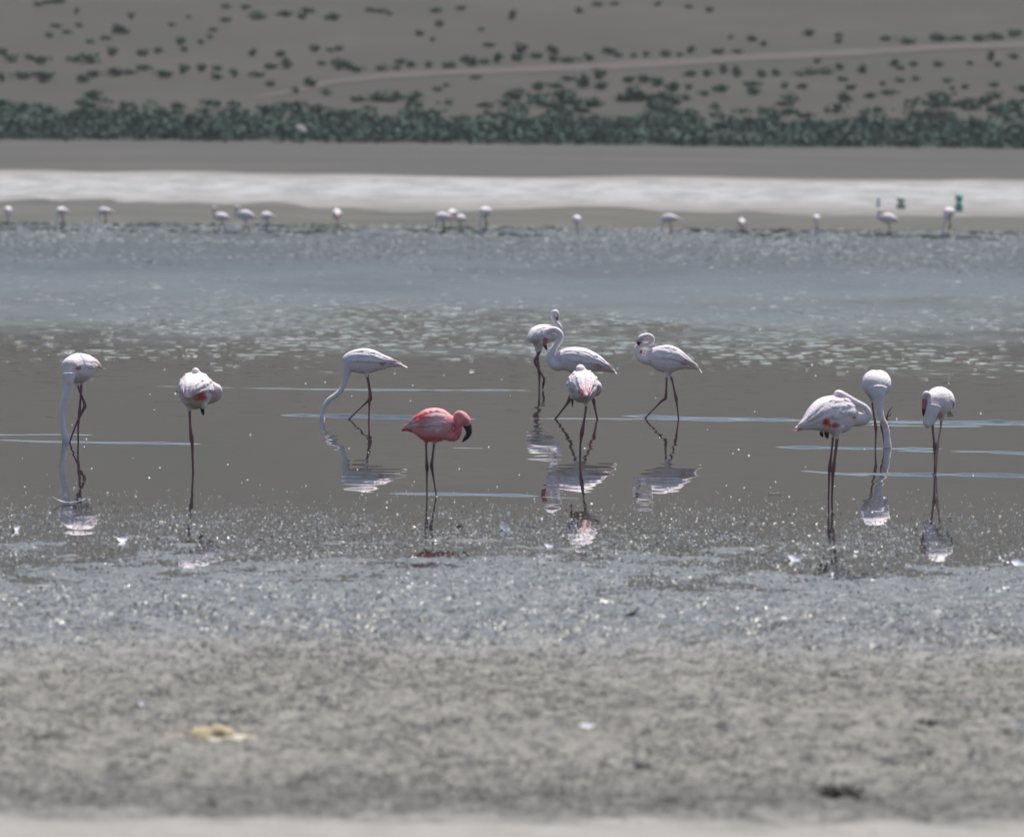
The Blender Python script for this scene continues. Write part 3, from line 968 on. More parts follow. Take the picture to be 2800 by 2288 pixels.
    def eye(s, x, y, d, r=7):
        N = np.array([(x, y - r, d, r * 0.3), (x, y - r * 0.5, d, r * 0.9), (x, y, d, r), (x, y + r * 0.5, d, r * 0.9), (x, y + r, d, r * 0.3)], float)
        v, f = tube(s.pts(N), N[:, 3] * s.mm, N[:, 3] * s.mm, 8)
        link('eye', new_mesh('eye', v, f), MAT_EYE, s.root)
        return s

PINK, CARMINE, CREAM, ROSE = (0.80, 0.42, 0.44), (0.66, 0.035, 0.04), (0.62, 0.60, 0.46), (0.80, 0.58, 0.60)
BIRDS = {}

# far left, feeding, breast towards us
b = Flamingo((120, 920, 0.1959), (480, 1478), 'white flamingo at the far left feeding with its neck straight down into the water')
b.blob(490, 440, 40, 30, CARMINE); b.blob(560, 590, 110, 70, CREAM, 0.8); b.blob(360, 650, 60, 40, PINK, 0.5); b.blob(720, 380, 60, 60, ROSE)
b.body([(787, 434, 340, 9, 12), (742, 424, 290, 45, 45), (680, 415, 220, 100, 88), (600, 424, 140, 165, 138), (510, 440, 60, 205, 172), (425, 445, -20, 198, 175), (355, 445, -110, 150, 138), (325, 452, -160, 85, 80)],
       [(345, 530, -150, 105), (345, 640, -185, 70), (325, 740, -195, 55), (292, 860, -200, 49), (262, 980, -200, 45), (250, 1100, -200, 41), (260, 1200, -200, 40), (275, 1300, -198, 43), (296, 1390, -195, 52), (302, 1440, -190, 54), (305, 1500, -185, 46), (310, 1560, -180, 30)],
       [[(470, 560, 40, 70), (455, 650, 40, 34), (475, 710, 40, 18)], [(530, 560, 90, 70), (525, 650, 90, 32), (520, 720, 85, 18)]])
b.wings(u1=0.70).tail()
b.leg([(450, 620, 40, 20), (500, 760, 40, 16), (548, 880, 40, 18), (572, 965, 40, 25), (540, 1040, 30, 20), (470, 1180, 10, 14), (410, 1330, 0, 13), (367, 1450, -8, 13)])
b.leg([(527, 640, 85, 20), (518, 780, 70, 17), (505, 950, 50, 18), (495, 1075, 30, 26), (488, 1160, 20, 18), (478, 1300, 10, 14), (480, 1475, 0, 13)])
BIRDS['front'] = b

# second from left, asleep on one leg, seen from behind
b = Flamingo((440, 970, 0.2016), (436, 1602), 'sleeping white flamingo second from the left, on one leg with its back to us')
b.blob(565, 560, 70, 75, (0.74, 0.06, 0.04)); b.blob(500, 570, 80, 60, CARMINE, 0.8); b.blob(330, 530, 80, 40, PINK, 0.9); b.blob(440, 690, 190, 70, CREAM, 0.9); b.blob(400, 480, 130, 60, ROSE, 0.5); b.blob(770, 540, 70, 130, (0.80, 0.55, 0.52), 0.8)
b.body([(352, 580, -340, 10, 30), (368, 545, -280, 66, 85), (405, 505, -190, 145, 155), (445, 492, -70, 218, 208), (468, 490, 60, 250, 232), (472, 490, 180, 240, 224), (475, 490, 300, 190, 180), (475, 500, 380, 100, 95)],
       [(560, 570, 330, 120), (670, 575, 270, 92), (748, 545, 180, 76), (772, 470, 150, 60), (720, 420, 170, 46), (640, 372, 160, 40), (560, 315, 125, 40), (495, 250, 80, 46), (470, 226, 40, 52), (458, 236, 10, 44)],
       [[(400, 600, 0, 110), (392, 700, 0, 50), (390, 770, 0, 20)], [(540, 600, -20, 90), (580, 690, -30, 55), (600, 730, -30, 24)]])
b.wings(u1=0.8).tail(n=3, length=0.03)
b.leg([(388, 700, 0, 22), (392, 850, 0, 17), (400, 1000, 0, 18), (415, 1130, 0, 31), (425, 1210, 0, 22), (430, 1400, 0, 15), (436, 1600, 0, 15)])
b.blade('tucked_foot', [(545, 690, -20, 20), (560, 740, -25, 26), (570, 780, -25, 24), (575, 822, -25, 6)], MAT_BLACKFEATHER)
BIRDS['sleep'] = b

# third from left, walking and feeding, side view
b = Flamingo((850, 920, 0.1613), (985, 1405), 'white flamingo walking left with its neck bent down to the water')
b.blob(1210, 460, 60, 50, (0.55, 0.14, 0.17)); b.blob(1400, 420, 110, 60, ROSE); b.blob(720, 600, 70, 30, PINK, 0.6)
b.body([(1590, 505, 0, 7, 12), (1480, 473, 0, 42, 50), (1340, 447, 0, 80, 80), (1200, 440, 0, 131, 115), (1050, 425, 0, 190, 150), (900, 420, 0, 215, 165), (770, 420, 0, 196, 155), (670, 422, 0, 165, 132), (605, 435, 0, 122, 100), (572, 455, 0, 60, 55)],
       [(650, 440, 0, 115), (617, 560, 0, 84), (597, 660, 0, 62), (575, 760, 0, 49), (540, 860, 0, 45), (480, 945, 0, 45), (400, 1010, 0, 45), (320, 1065, 0, 44), (257, 1140, 0, 41), (217, 1230, 0, 38), (192, 1310, 0, 38), (188, 1370, 0, 46), (200, 1430, 0, 48), (225, 1470, 0, 36)],
       [[(940, 540, -40, 80), (945, 620, -40, 40), (955, 700, -38, 22)], [(940, 540, 40, 80), (945, 620, 40, 38), (955, 700, 38, 22)]])
b.wings(feathered=(-1,), rows=((34, 7), (56, 9), (80, 8))).tail()
b.leg([(948, 620, 40, 26), (975, 780, 36, 19), (992, 920, 30, 19), (1000, 1045, 20, 30), (950, 1105, 10, 22), (860, 1190, 0, 15), (760, 1285, 0, 14), (690, 1355, 0, 14)])
b.leg([(952, 620, -40, 26), (980, 780, -36, 19), (1005, 920, -30, 20), (1015, 1040, -24, 30), (995, 1110, -16, 20), (987, 1250, -4, 14), (985, 1405, 0, 14)])
BIRDS['side'] = b

# the small deep pink one
LW = (0.86, 0.35, 0.36)
b = Flamingo((1070, 1080, 0.1728), (640, 1600), 'small deep pink flamingo with a black hooked bill, nearest of the wading birds', base=LW, legmat=MAT_LEGDARK, voxel=0.005)
b.blob(700, 300, 230, 80, (0.94, 0.66, 0.63), 0.95); b.blob(720, 480, 190, 100, (0.88, 0.68, 0.72), 0.95); b.blob(460, 330, 130, 75, (0.74, 0.06, 0.07), 1.0); b.blob(510, 450, 55, 85, (0.72, 0.06, 0.07), 1.0)  # pale blob along the back is a highlight painted into the tint
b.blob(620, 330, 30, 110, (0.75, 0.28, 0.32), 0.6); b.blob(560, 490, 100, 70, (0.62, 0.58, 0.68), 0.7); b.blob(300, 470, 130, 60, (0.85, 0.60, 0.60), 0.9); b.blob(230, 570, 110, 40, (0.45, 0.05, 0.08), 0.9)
b.blob(560, 690, 330, 70, (0.68, 0.15, 0.16), 0.9); b.blob(1030, 560, 110, 200, (0.74, 0.13, 0.16), 0.95); b.blob(1170, 450, 80, 90, (0.62, 0.20, 0.21), 0.8); b.blob(1110, 290, 110, 45, (0.82, 0.46, 0.46), 0.8)
b.body([(146, 575, 0, 8, 12), (230, 522, 0, 52, 48), (320, 502, 0, 100, 85), (420, 490, 0, 178, 140), (530, 487, 0, 245, 185), (650, 478, 0, 266, 200), (760, 477, 0, 262, 196), (860, 480, 0, 225, 170), (940, 485, 0, 158, 120), (985, 500, 0, 75, 60)],
       [(860, 590, 0, 125), (930, 630, 0, 104), (1000, 640, -5, 90), (1048, 580, -8, 70), (1058, 480, -8, 58), (1036, 390, -5, 50), (1026, 325, 0, 46), (1062, 292, 0, 46), (1120, 320, 0, 66), (1168, 395, 0, 84), (1190, 450, 0, 74), (1198, 490, 0, 54)],
       [[(560, 640, 40, 90), (552, 730, 45, 40), (548, 790, 45, 18)], [(670, 640, -40, 90), (680, 730, -45, 44), (682, 790, -45, 20)]])
b.wings(feathered=(1,), u0=0.12, rows=((32, 7), (54, 8), (78, 8))).tail(length=0.05)
b.leg([(547, 700, 45, 22), (552, 850, 40, 16), (556, 1000, 35, 19), (566, 1140, 30, 31), (564, 1220, 25, 20), (562, 1400, 10, 13), (565, 1600, 0, 13)])
b.leg([(682, 700, -45, 24), (668, 850, -42, 18), (650, 1000, -38, 19), (638, 1110, -35, 31), (652, 1210, -28, 21), (678, 1380, -10, 13), (713, 1598, 0, 13)])
b.bill([(1185, 440, 0, 70), (1205, 490, 0, 66), (1216, 530, 0, 58)], [(1212, 480, 0, 58), (1224, 540, 0, 55), (1226, 600, 0, 46), (1200, 655, 0, 38), (1160, 700, 0, 29), (1122, 738, 0, 10)], MAT_BILLMAROON)
b.eye(1165, 372, -58)
BIRDS['pink'] = b

# back of the middle group, from behind with its neck up
b = Flamingo((1410, 830, 0.2016), (320, 1172), 'white flamingo at the back of the middle group, neck raised and one foot lifted')
b.blob(310, 560, 100, 80, CREAM, 0.9); b.blob(220, 500, 60, 40, ROSE); b.blob(505, 300, 22, 22, CARMINE)
b.blob(560, 175, 30, 40, (0.66, 0.52, 0.40), 0.8)
b.body([(163, 530, -130, 8, 12), (212, 488, -95, 55, 55), (275, 445, -40, 108, 98), (350, 422, 30, 128, 112), (430, 412, 90, 122, 106), (500, 425, 150, 92, 86), (545, 440, 190, 46, 46)],
       [(480, 440, 140, 85), (555, 420, 180, 56), (598, 375, 190, 36), (604, 320, 188, 29), (570, 275, 182, 27), (528, 232, 172, 27), (500, 180, 165, 28), (508, 130, 160, 33), (540, 118, 160, 38), (562, 150, 160, 32), (560, 185, 162, 24)],
       [[(330, 520, -10, 80), (320, 600, -10, 46), (305, 660, -10, 24)], [(300, 520, 30, 80), (300, 600, 30, 40), (298, 680, 30, 20)]])
b.wings(ph1=86).tail(length=0.06)
b.leg([(330, 610, -10, 30), (300, 700, -14, 20), (264, 765, -18, 22), (272, 820, -18, 20), (318, 900, -14, 14), (360, 970, -10, 13), (386, 1020, -8, 17), (378, 1060, -6, 14)], deep=False)
b.blade('lifted_foot', [(386, 1015, -8, 13), (382, 1060, -6, 20), (374, 1110, -6, 18), (368, 1165, -6, 8)], MAT_BLACKFEATHER)
b.leg([(297, 640, 30, 20), (302, 760, 24, 15), (312, 880, 18, 20), (320, 960, 12, 20), (321, 1060, 6, 13), (320, 1170, 0, 13)])
b.bill([(556, 175, 162, 24), (566, 200, 165, 20)], [(562, 195, 164, 18), (562, 215, 166, 14), (552, 232, 168, 5)])
BIRDS['tall'] = b

# side view with an S neck, middle group
b = Flamingo((1410, 830, 0.2016), (820, 1570), 'white flamingo in the middle group with a tall S shaped neck, striding left')
b.blob(1250, 870, 120, 60, ROSE); b.blob(1120, 850, 110, 45, (0.62, 0.20, 0.24), 0.8); b.blob(600, 700, 30, 90, PINK, 0.6); b.blob(470, 380, 60, 50, (0.70, 0.50, 0.50), 0.6)
b.body([(1362, 940, 0, 7, 12), (1290, 894, 0, 44, 46), (1200, 857, 0, 70, 74), (1080, 812, 0, 122, 112), (950, 786, 0, 164, 136), (820, 770, 0, 177, 144), (710, 762, 0, 163, 134), (625, 772, 0, 132, 110), (565, 800, 0, 88, 76)],
       [(640, 800, 0, 112), (560, 830, 0, 86), (497, 800, 0, 66), (468, 725, 0, 52), (496, 640, 0, 46), (555, 560, 0, 43), (606, 480, 0, 41), (606, 412, 0, 41), (562, 365, 0, 40), (505, 350, 0, 41), (455, 375, 0, 50), (428, 425, 0, 47), (415, 470, 0, 38)],
       [[(850, 880, -40, 80), (830, 970, -40, 36), (815, 1040, -38, 20)], [(900, 880, 40, 80), (920, 970, 40, 36), (940, 1040, 38, 20)]])
b.wings(feathered=(-1,), rows=((34, 7), (56, 9), (80, 8))).tail(length=0.07)
b.leg([(832, 960, -40, 26), (795, 1100, -36, 18), (760, 1210, -32, 19), (733, 1292, -28, 30), (705, 1345, -20, 21), (640, 1430, -10, 15), (540, 1562, 0, 15)])
b.leg([(918, 960, 40, 26), (970, 1090, 36, 18), (1025, 1210, 30, 19), (1055, 1300, 24, 30), (1068, 1370, 16, 20), (1088, 1470, 8, 15), (1110, 1578, 0, 15)])
b.bill([(418, 455, 0, 40), (405, 500, 0, 38), (398, 545, 0, 33), (402, 572, 0, 26)], [(396, 540, 0, 31), (401, 575, 0, 25), (414, 604, 0, 17), (428, 630, 0, 5)])
b.eye(438, 405, -36, 6)
BIRDS['sneck'] = b

# asleep in front of the middle group, seen from behind
b = Flamingo((1410, 830, 0.2016), (875, 2083), 'sleeping white flamingo with a pink rump in front of the middle group, back to us')
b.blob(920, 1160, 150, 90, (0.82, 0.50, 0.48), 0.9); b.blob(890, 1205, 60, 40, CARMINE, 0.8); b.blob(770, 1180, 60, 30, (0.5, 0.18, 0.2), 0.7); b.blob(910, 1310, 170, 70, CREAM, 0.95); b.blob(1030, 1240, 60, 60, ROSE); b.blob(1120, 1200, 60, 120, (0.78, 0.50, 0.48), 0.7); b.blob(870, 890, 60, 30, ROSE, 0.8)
b.body([(950, 1250, -420, 10, 26), (940, 1222, -340, 58, 66), (925, 1180, -220, 128, 130), (912, 1140, -100, 192, 180), (908, 1128, 40, 222, 203), (908, 1122, 160, 214, 200), (908, 1112, 280, 170, 165), (908, 1110, 370, 90, 90)],
       [(960, 1190, 300, 110), (1060, 1190, 250, 80), (1112, 1170, 170, 60), (1118, 1115, 140, 50), (1062, 1050, 170, 42), (990, 990, 165, 40), (920, 915, 110, 46), (882, 882, 60, 58), (868, 892, 25, 54), (864, 915, 0, 40)],
       [[(950, 1250, 0, 100), (958, 1330, 0, 46), (960, 1400, 0, 20)], [(800, 1240, -20, 80), (775, 1300, -20, 36)]])
b.wings(u1=0.8).tail(n=3, length=0.03)
b.leg([(960, 1330, 0, 22), (948, 1460, 0, 16), (925, 1600, 0, 17), (900, 1745, 0, 30), (888, 1830, 0, 20), (876, 1960, 0, 14), (874, 2083, 0, 14)])
b.blade('tucked_foot', [(775, 1260, -30, 18), (772, 1310, -34, 22), (770, 1360, -34, 18), (769, 1405, -34, 5)], MAT_BLACKFEATHER)
BIRDS['rear'] = b

# right of the middle group, neck coiled
b = Flamingo((1700, 880, 0.167), (930, 1592), 'white flamingo walking left with its neck coiled and its bill on its throat')
b.blob(1150, 680, 120, 60, ROSE); b.blob(1030, 670, 70, 60, (0.60, 0.17, 0.20), 0.8); b.blob(455, 540, 40, 110, PINK, 0.5); b.blob(330, 290, 90, 55, (0.50, 0.34, 0.36), 0.7)
b.body([(1292, 810, 0, 7, 12), (1222, 748, 0, 38, 46), (1130, 708, 0, 68, 74), (1020, 664, 0, 120, 112), (900, 630, 0, 188, 150), (780, 616, 0, 226, 170), (660, 602, 0, 218, 165), (550, 586, 0, 182, 140), (465, 582, 0, 132, 104), (405, 590, 0, 78, 66)],
       [(480, 600, 0, 125), (390, 612, 0, 84), (312, 585, 0, 64), (258, 530, 0, 56), (242, 460, 0, 52), (272, 402, 0, 47), (352, 376, 0, 42), (442, 362, 0, 39), (502, 318, -6, 37), (500, 258, -12, 36), (440, 222, -18, 37), (375, 228, -22, 42), (322, 258, -24, 52), (296, 300, -26, 48), (285, 330, -28, 38)],
       [[(750, 740, -40, 90), (745, 830, -40, 42), (738, 920, -38, 20)], [(790, 740, 40, 90), (790, 830, 40, 42), (805, 920, 38, 20)]])
b.wings(feathered=(-1,), rows=((30, 8), (52, 9), (76, 8))).tail(length=0.07)
b.leg([(742, 830, -40, 24), (735, 960, -36, 17), (728, 1120, -30, 18), (716, 1248, -24, 29), (655, 1290, -16, 22), (560, 1390, -8, 15), (470, 1480, 0, 14), (398, 1560, 0, 14)])
b.leg([(785, 830, 40, 24), (825, 960, 36, 18), (862, 1110, 30, 18), (888, 1225, 22, 30), (900, 1310, 16, 20), (915, 1440, 8, 14), (932, 1592, 0, 14)])
b.bill([(288, 310, -30, 42), (276, 340, -32, 36), (272, 362, -34, 28)], [(272, 350, -32, 32), (276, 372, -36, 22), (292, 388, -40, 8)], MAT_BILLMAROON)
b.blade('shoulder_feather', [(325, 470, -30, 10), (318, 490, -34, 26), (326, 515, -30, 10)], simple_mat('carmine feather', (0.62, 0.07, 0.07), 0.6))
BIRDS['coil'] = b

# large sleeper on the right
b = Flamingo((2140, 980, 0.1958), (665, 1982), 'large sleeping white flamingo on the right with red wing patches and its neck folded back')
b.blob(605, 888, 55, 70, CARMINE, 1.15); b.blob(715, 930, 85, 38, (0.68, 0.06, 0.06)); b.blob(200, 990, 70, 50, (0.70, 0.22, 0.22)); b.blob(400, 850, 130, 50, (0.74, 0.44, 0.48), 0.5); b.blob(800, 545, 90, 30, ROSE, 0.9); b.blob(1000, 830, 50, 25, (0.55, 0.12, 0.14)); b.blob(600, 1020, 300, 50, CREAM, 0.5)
b.body([(172, 995, -330, 26, 22), (255, 955, -290, 52, 46), (350, 908, -235, 98, 88), (465, 845, -150, 178, 150), (585, 798, -60, 240, 188), (705, 788, 30, 264, 200), (830, 785, 120, 262, 196), (925, 775, 190, 205, 158), (985, 768, 240, 135, 108), (1020, 762, 270, 66, 58)],
       [(950, 820, 190, 130), (1045, 850, 220, 104), (1135, 842, 215, 86), (1190, 800, 205, 60), (1186, 735, 190, 50), (1135, 675, 175, 46), (1070, 640, 155, 46), (990, 600, 125, 50), (900, 552, 80, 54), (820, 512, 40, 60), (775, 500, 15, 62), (745, 520, -5, 46)],
       [[(720, 950, 40, 100), (712, 1050, 40, 44), (705, 1120, 40, 20)], [(770, 950, -40, 100), (768, 1060, -40, 46), (764, 1130, -40, 24)]])
b.wings(feathered=(1,), u0=0.06, rows=((30, 8), (54, 9), (80, 8))).tail(length=0.06)
b.leg([(708, 1030, 40, 24), (696, 1180, 36, 17), (676, 1360, 30, 17), (656, 1525, 24, 26), (650, 1620, 18, 18), (645, 1800, 8, 14), (640, 1982, 0, 14)])
b.leg([(768, 1040, -40, 26), (752, 1200, -36, 21), (730, 1380, -30, 20), (706, 1550, -24, 32), (700, 1640, -18, 22), (694, 1800, -8, 16), (688, 1984, 0, 16)])
b.blade('wing_tip', [(600, 1020, -20, 26), (615, 1060, -22, 32), (622, 1095, -22, 24), (630, 1122, -22, 6)], MAT_BLACKFEATHER)
b.blade('wing_tip', [(535, 1020, 10, 20), (545, 1055, 10, 26), (552, 1080, 10, 20), (556, 1096, 10, 6)], MAT_BLACKFEATHER)
BIRDS['big'] = b

# facing us, feeding
b = Flamingo((2140, 980, 0.1958), (1400, 1245), 'white flamingo facing us with its head under water, beside the large sleeping one')
b.blob(1430, 860, 60, 130, (0.80, 0.48, 0.46), 0.9); b.blob(1340, 540, 50, 60, ROSE, 0.7); b.blob(1230, 530, 60, 60, CREAM, 0.5)
b.body([(1312, 400, 500, 9, 12), (1310, 380, 420, 50, 50), (1310, 350, 300, 112, 116), (1310, 342, 150, 172, 184), (1310, 356, 20, 192, 205), (1310, 372, -100, 186, 192), (1310, 402, -200, 138, 140), (1310, 424, -260, 60, 60)],
       [(1325, 430, -180, 140), (1335, 540, -230, 92), (1345, 640, -252, 66), (1360, 740, -260, 50), (1386, 840, -265, 45), (1426, 920, -265, 46), (1450, 1020, -262, 47), (1460, 1120, -258, 45), (1466, 1200, -255, 52), (1472, 1260, -250, 52), (1475, 1330, -245, 40)],
       [[(1250, 470, 40, 90), (1244, 560, 45, 34), (1250, 640, 45, 18)], [(1380, 470, 60, 90), (1385, 560, 60, 34), (1388, 640, 60, 18)]])
b.wings(feathered=(-1, 1), u1=0.58, rows=((36, 6), (64, 7))).tail()
b.leg([(1243, 540, 45, 22), (1258, 680, 40, 14), (1280, 830, 35, 15), (1300, 950, 28, 24), (1304, 1020, 22, 16), (1299, 1130, 12, 12), (1296, 1245, 0, 12)])
b.leg([(1386, 540, 60, 22), (1384, 700, 55, 14), (1384, 850, 50, 15), (1386, 950, 44, 24), (1396, 1020, 36, 16), (1412, 1120, 20, 12), (1428, 1240, 5, 12)])
BIRDS['facing'] = b

# far right, head hanging
b = Flamingo((2480, 1020, 0.1383), (557, 1992), 'white flamingo at the far right facing us with its head hanging beside its neck')
b.blob(390, 430, 90, 60, ROSE, 0.8); b.blob(640, 840, 110, 60, (0.70, 0.55, 0.42), 0.8); b.blob(360, 470, 50, 50, (0.45, 0.2, 0.25), 0.7)
b.body([(838, 785, 420, 12, 14), (818, 725, 360, 72, 64), (782, 645, 260, 165, 142), (722, 592, 160, 252, 212), (642, 572, 60, 304, 244), (560, 560, -60, 274, 226), (485, 562, -180, 178, 156), (440, 590, -250, 84, 74)],
       [(520, 660, -200, 160), (500, 790, -250, 120), (475, 900, -280, 92), (440, 985, -300, 78), (398, 1010, -320, 70), (368, 960, -340, 58), (380, 850, -350, 50), (410, 740, -355, 48), (432, 620, -355, 46), (440, 510, -352, 46), (420, 425, -350, 54), (380, 410, -350, 62), (355, 460, -352, 62), (350, 520, -354, 54)],
       [[(545, 780, 0, 120), (520, 930, 0, 60), (502, 1040, 0, 26)], [(670, 780, 20, 120), (685, 880, 20, 60), (680, 960, 20, 28)]])
b.wings(feathered=(-1, 1), u1=0.58, rows=((36, 6), (64, 7))).tail()
b.leg([(505, 980, 0, 28), (512, 1150, 0, 21), (532, 1320, 0, 22), (544, 1440, 0, 36), (545, 1530, 0, 24), (548, 1750, 0, 17), (545, 1990, 0, 17)])
b.leg([(682, 900, 20, 28), (665, 1080, 18, 20), (630, 1280, 14, 20), (606, 1440, 10, 36), (600, 1530, 8, 24), (590, 1750, 4, 17), (575, 1992, 0, 17)], simple_mat('pale pink leg skin', (0.62, 0.33, 0.32), 0.5))
b.bill([(352, 500, -356, 56), (345, 580, -358, 52), (338, 660, -360, 46), (334, 730, -360, 40)], [(335, 710, -360, 42), (330, 770, -362, 36), (328, 820, -362, 24), (338, 872, -362, 6)])
BIRDS['hang'] = b

# the far flock: copies of these birds at the far edge of the lake
def children(o):
    return [c for c in COL.objects if c.parent == o]
KIDS = {k: [(c, children(c)) for c in children(b.root)] for k, b in BIRDS.items()}
def far_bird(key, x, y, label, scale=1.0, flip=1, rot=0.0):
    src = BIRDS[key].root
    r = src.copy(); COL.objects.link(r)
    r.location = on_plane(x * 1.3183, y * 1.3183)
    scale *= 1.32
    r.location.z -= 0.10
    r.scale = (scale * flip, scale, scale)
    r.rotation_euler = (0, 0, rot)
    r['label'] = label
    r['group'] = 'flamingos far off along the far shore'
    for c, sub in KIDS[key]:
        if c.name.startswith(('tail', 'eye')):
            continue
        d = c.copy(); COL.objects.link(d); d.parent = r
        for g in sub:
            if g.name.startswith('feather'):
                continue
            e = g.copy(); COL.objects.link(e); e.parent = d
    return r
far_bird('facing', 20, 466, 'tiny distant flamingo at the left edge of the far shore', 0.75)
far_bird('side', 130, 470, 'tiny distant flamingo second from the left on the far shore, neck down', 0.8, 1, 0.9)
far_bird('side', 219, 467, 'tiny distant flamingo third from the left on the far shore, tail pointing right', 0.75, 1, 0.5)
far_bird('sneck', 458, 482, 'tiny distant flamingo with a raised neck, left of a pair on the far shore', 0.75, 1, 0.6)
far_bird('coil', 517, 485, 'tiny distant flamingo with a drooping tail between two others on the far shore', 0.85, 1, 0.2)
far_bird('side', 555, 478, 'tiny distant flamingo standing highest of three on the left far shore', 0.75, 1, 0.8)
far_bird('rear', 697, 480, 'tiny distant pinkish flamingo standing alone left of centre on the far shore', 0.8)
far_bird('side', 921, 486, 'tiny distant flamingo at the left front of the close group on the far shore', 0.85, 1, 0.4)
far_bird('sleep', 936, 480, 'tiny distant flamingo half hidden at the back of the close group', 0.75)
far_bird('coil', 960, 487, 'tiny distant flamingo in the middle of the close group on the far shore', 0.75, 1, 0.9)
far_bird('front', 1006, 485, 'tiny distant flamingo at the right end of the close group, neck down', 0.9)
far_bird('facing', 1200, 486, 'tiny distant white flamingo alone right of the close group, facing us', 0.75)
far_bird('side', 1391, 489, 'tiny distant flamingo striding left with spread legs on the right far shore', 0.85, 1, 0.1)
far_bird('rear', 1537, 490, 'tiny distant flamingo seen from behind on the right half of the far shore', 0.65)
far_bird('front', 1694, 487, 'tiny distant flamingo third from the right on the far shore', 0.7, 1, 0.5)
far_bird('coil', 1851, 494, 'tiny distant flamingo below the green posts, tail drooping right', 0.9, 1, 0.3)
far_bird('front', 1968, 488, 'tiny distant flamingo farthest right on the far shore', 0.95)

# ------------------------------------------------------------------ teal and grey posts out on the salt flat
def post(px, py, h, w, col, label, seed):
    d = ray(px, py)
    lo, hi = 440.0, 640.0
    for _ in range(40):
        mid = (lo + hi) / 2
        if (CPOS + d * mid).z > terrain(mid): lo = mid
        else: hi = mid
    p = CPOS + d * lo
    o = link('marker_post', None, None, None, p)
    mat = simple_mat('painted drum', col, 0.6, 0.2, 3)
    def lathe(name, prof):
        C = np.array([(0, 0, z) for z, r in prof]); r = np.array([r for z, r in prof])
        v, f = tube(C, r, r, 12)
        link(name, new_mesh(name, v, f), mat, o)
    lathe('drum', [(-0.05, w * 0.40), (h * 0.02, w * 0.42), (h * 0.30, w * 0.5), (h * 0.42, w * 0.42), (h * 0.47, w * 0.2)])
    lathe('neck', [(h * 0.44, w * 0.19), (h * 0.6, w * 0.17)])
    lathe('top', [(h * 0.57, w * 0.2), (h * 0.64, w * 0.42), (h * 0.85, w * 0.46), (h * 0.95, w * 0.3), (h, w * 0.08)])
    tag(o, label, 'marker post')
post(2622, 579, 0.86, 0.42, (0.08, 0.38, 0.29), 'bright teal post with a swollen top and foot, rightmost on the white salt flat', 1)
post(2464, 572, 0.60, 0.50, (0.30, 0.34, 0.32), 'broad dull grey green post on the white salt flat, middle of three', 2)
post(2402, 567, 0.50, 0.20, (0.30, 0.40, 0.44), 'thin bluish post on the white salt flat, leftmost of three', 3)

# pale stone in the thicket
def rock(name, p, w, d, h, mat, label, cat, seed, parent_cat=True, rough=0.22, n=14):
    rs = np.random.RandomState(seed)
    V = []
    rings = 7
    ph = rs.uniform(0, 6.28, 6)
    for i in range(rings):
        a = i / (rings - 1) * math.pi * 0.5
        for j in range(n):
            b = j / n * 2 * math.pi
            r = 1 + rough * (math.sin(2 * b + ph[0]) * 0.5 + math.sin(3 * b + ph[1] + i) * 0.5 + rs.uniform(-0.5, 0.5))
            V.append((math.cos(b) * math.cos(a) * r * w / 2, math.sin(b) * math.cos(a) * r * d / 2, math.sin(a) * h * (1 + rough * rs.uniform(-0.4, 0.4)) - 0.15 * h))
    V.append((0, 0, h * 0.86))
    Fs = []
    for i in range(rings - 1):
        for j in range(n):
            k = (j + 1) % n
            Fs.append((i * n + j, i * n + k, (i + 1) * n + k, (i + 1) * n + j))
    for j in range(n):
        Fs.append(((rings - 1) * n + j, (rings - 1) * n + (j + 1) % n, rings * n))
    o = link(name, new_mesh(name, V, Fs), mat, None, p)
    tag(o, label, cat)
    return o
p = on_hill(822, 372)
p.y -= 2.2; p.z = float(terrain(p.y)) + 0.9
rock('boulder', p + Vector((0, 0, -0.7)), 1.3, 0.9, 1.0, simple_mat('pale stone', (0.30, 0.28, 0.29), 0.9, 0.2, 2), 'pale grey boulder showing through the dark thicket', 'boulder', 3)

# ------------------------------------------------------------------ the air between here and the hill
hz = bpy.data.materials.new('thin haze')
hz.use_nodes = True
hn = hz.node_tree
hn.nodes.clear()
pv = hn.nodes.new('ShaderNodeVolumePrincipled')
pv.inputs['Color'].default_value = (0.96, 0.98, 0.95, 1)
pv.inputs['Density'].default_value = 0.00007
pv.inputs['Anisotropy'].default_value = 0.1
ho = hn.nodes.new('ShaderNodeOutputMaterial')
hn.links.new(pv.outputs[0], ho.inputs['Volume'])
hv = [(x, y, z) for z in (-2.0, 160.0) for y in (-440, 3640) for x in (-1300, 1300)]
hf = [(0, 2, 3, 1), (4, 5, 7, 6), (0, 1, 5, 4), (2, 6, 7, 3), (0, 4, 6, 2), (1, 3, 7, 5)]
tag(link('haze', new_mesh('haze', hv, hf, False), hz), kind='stuff')

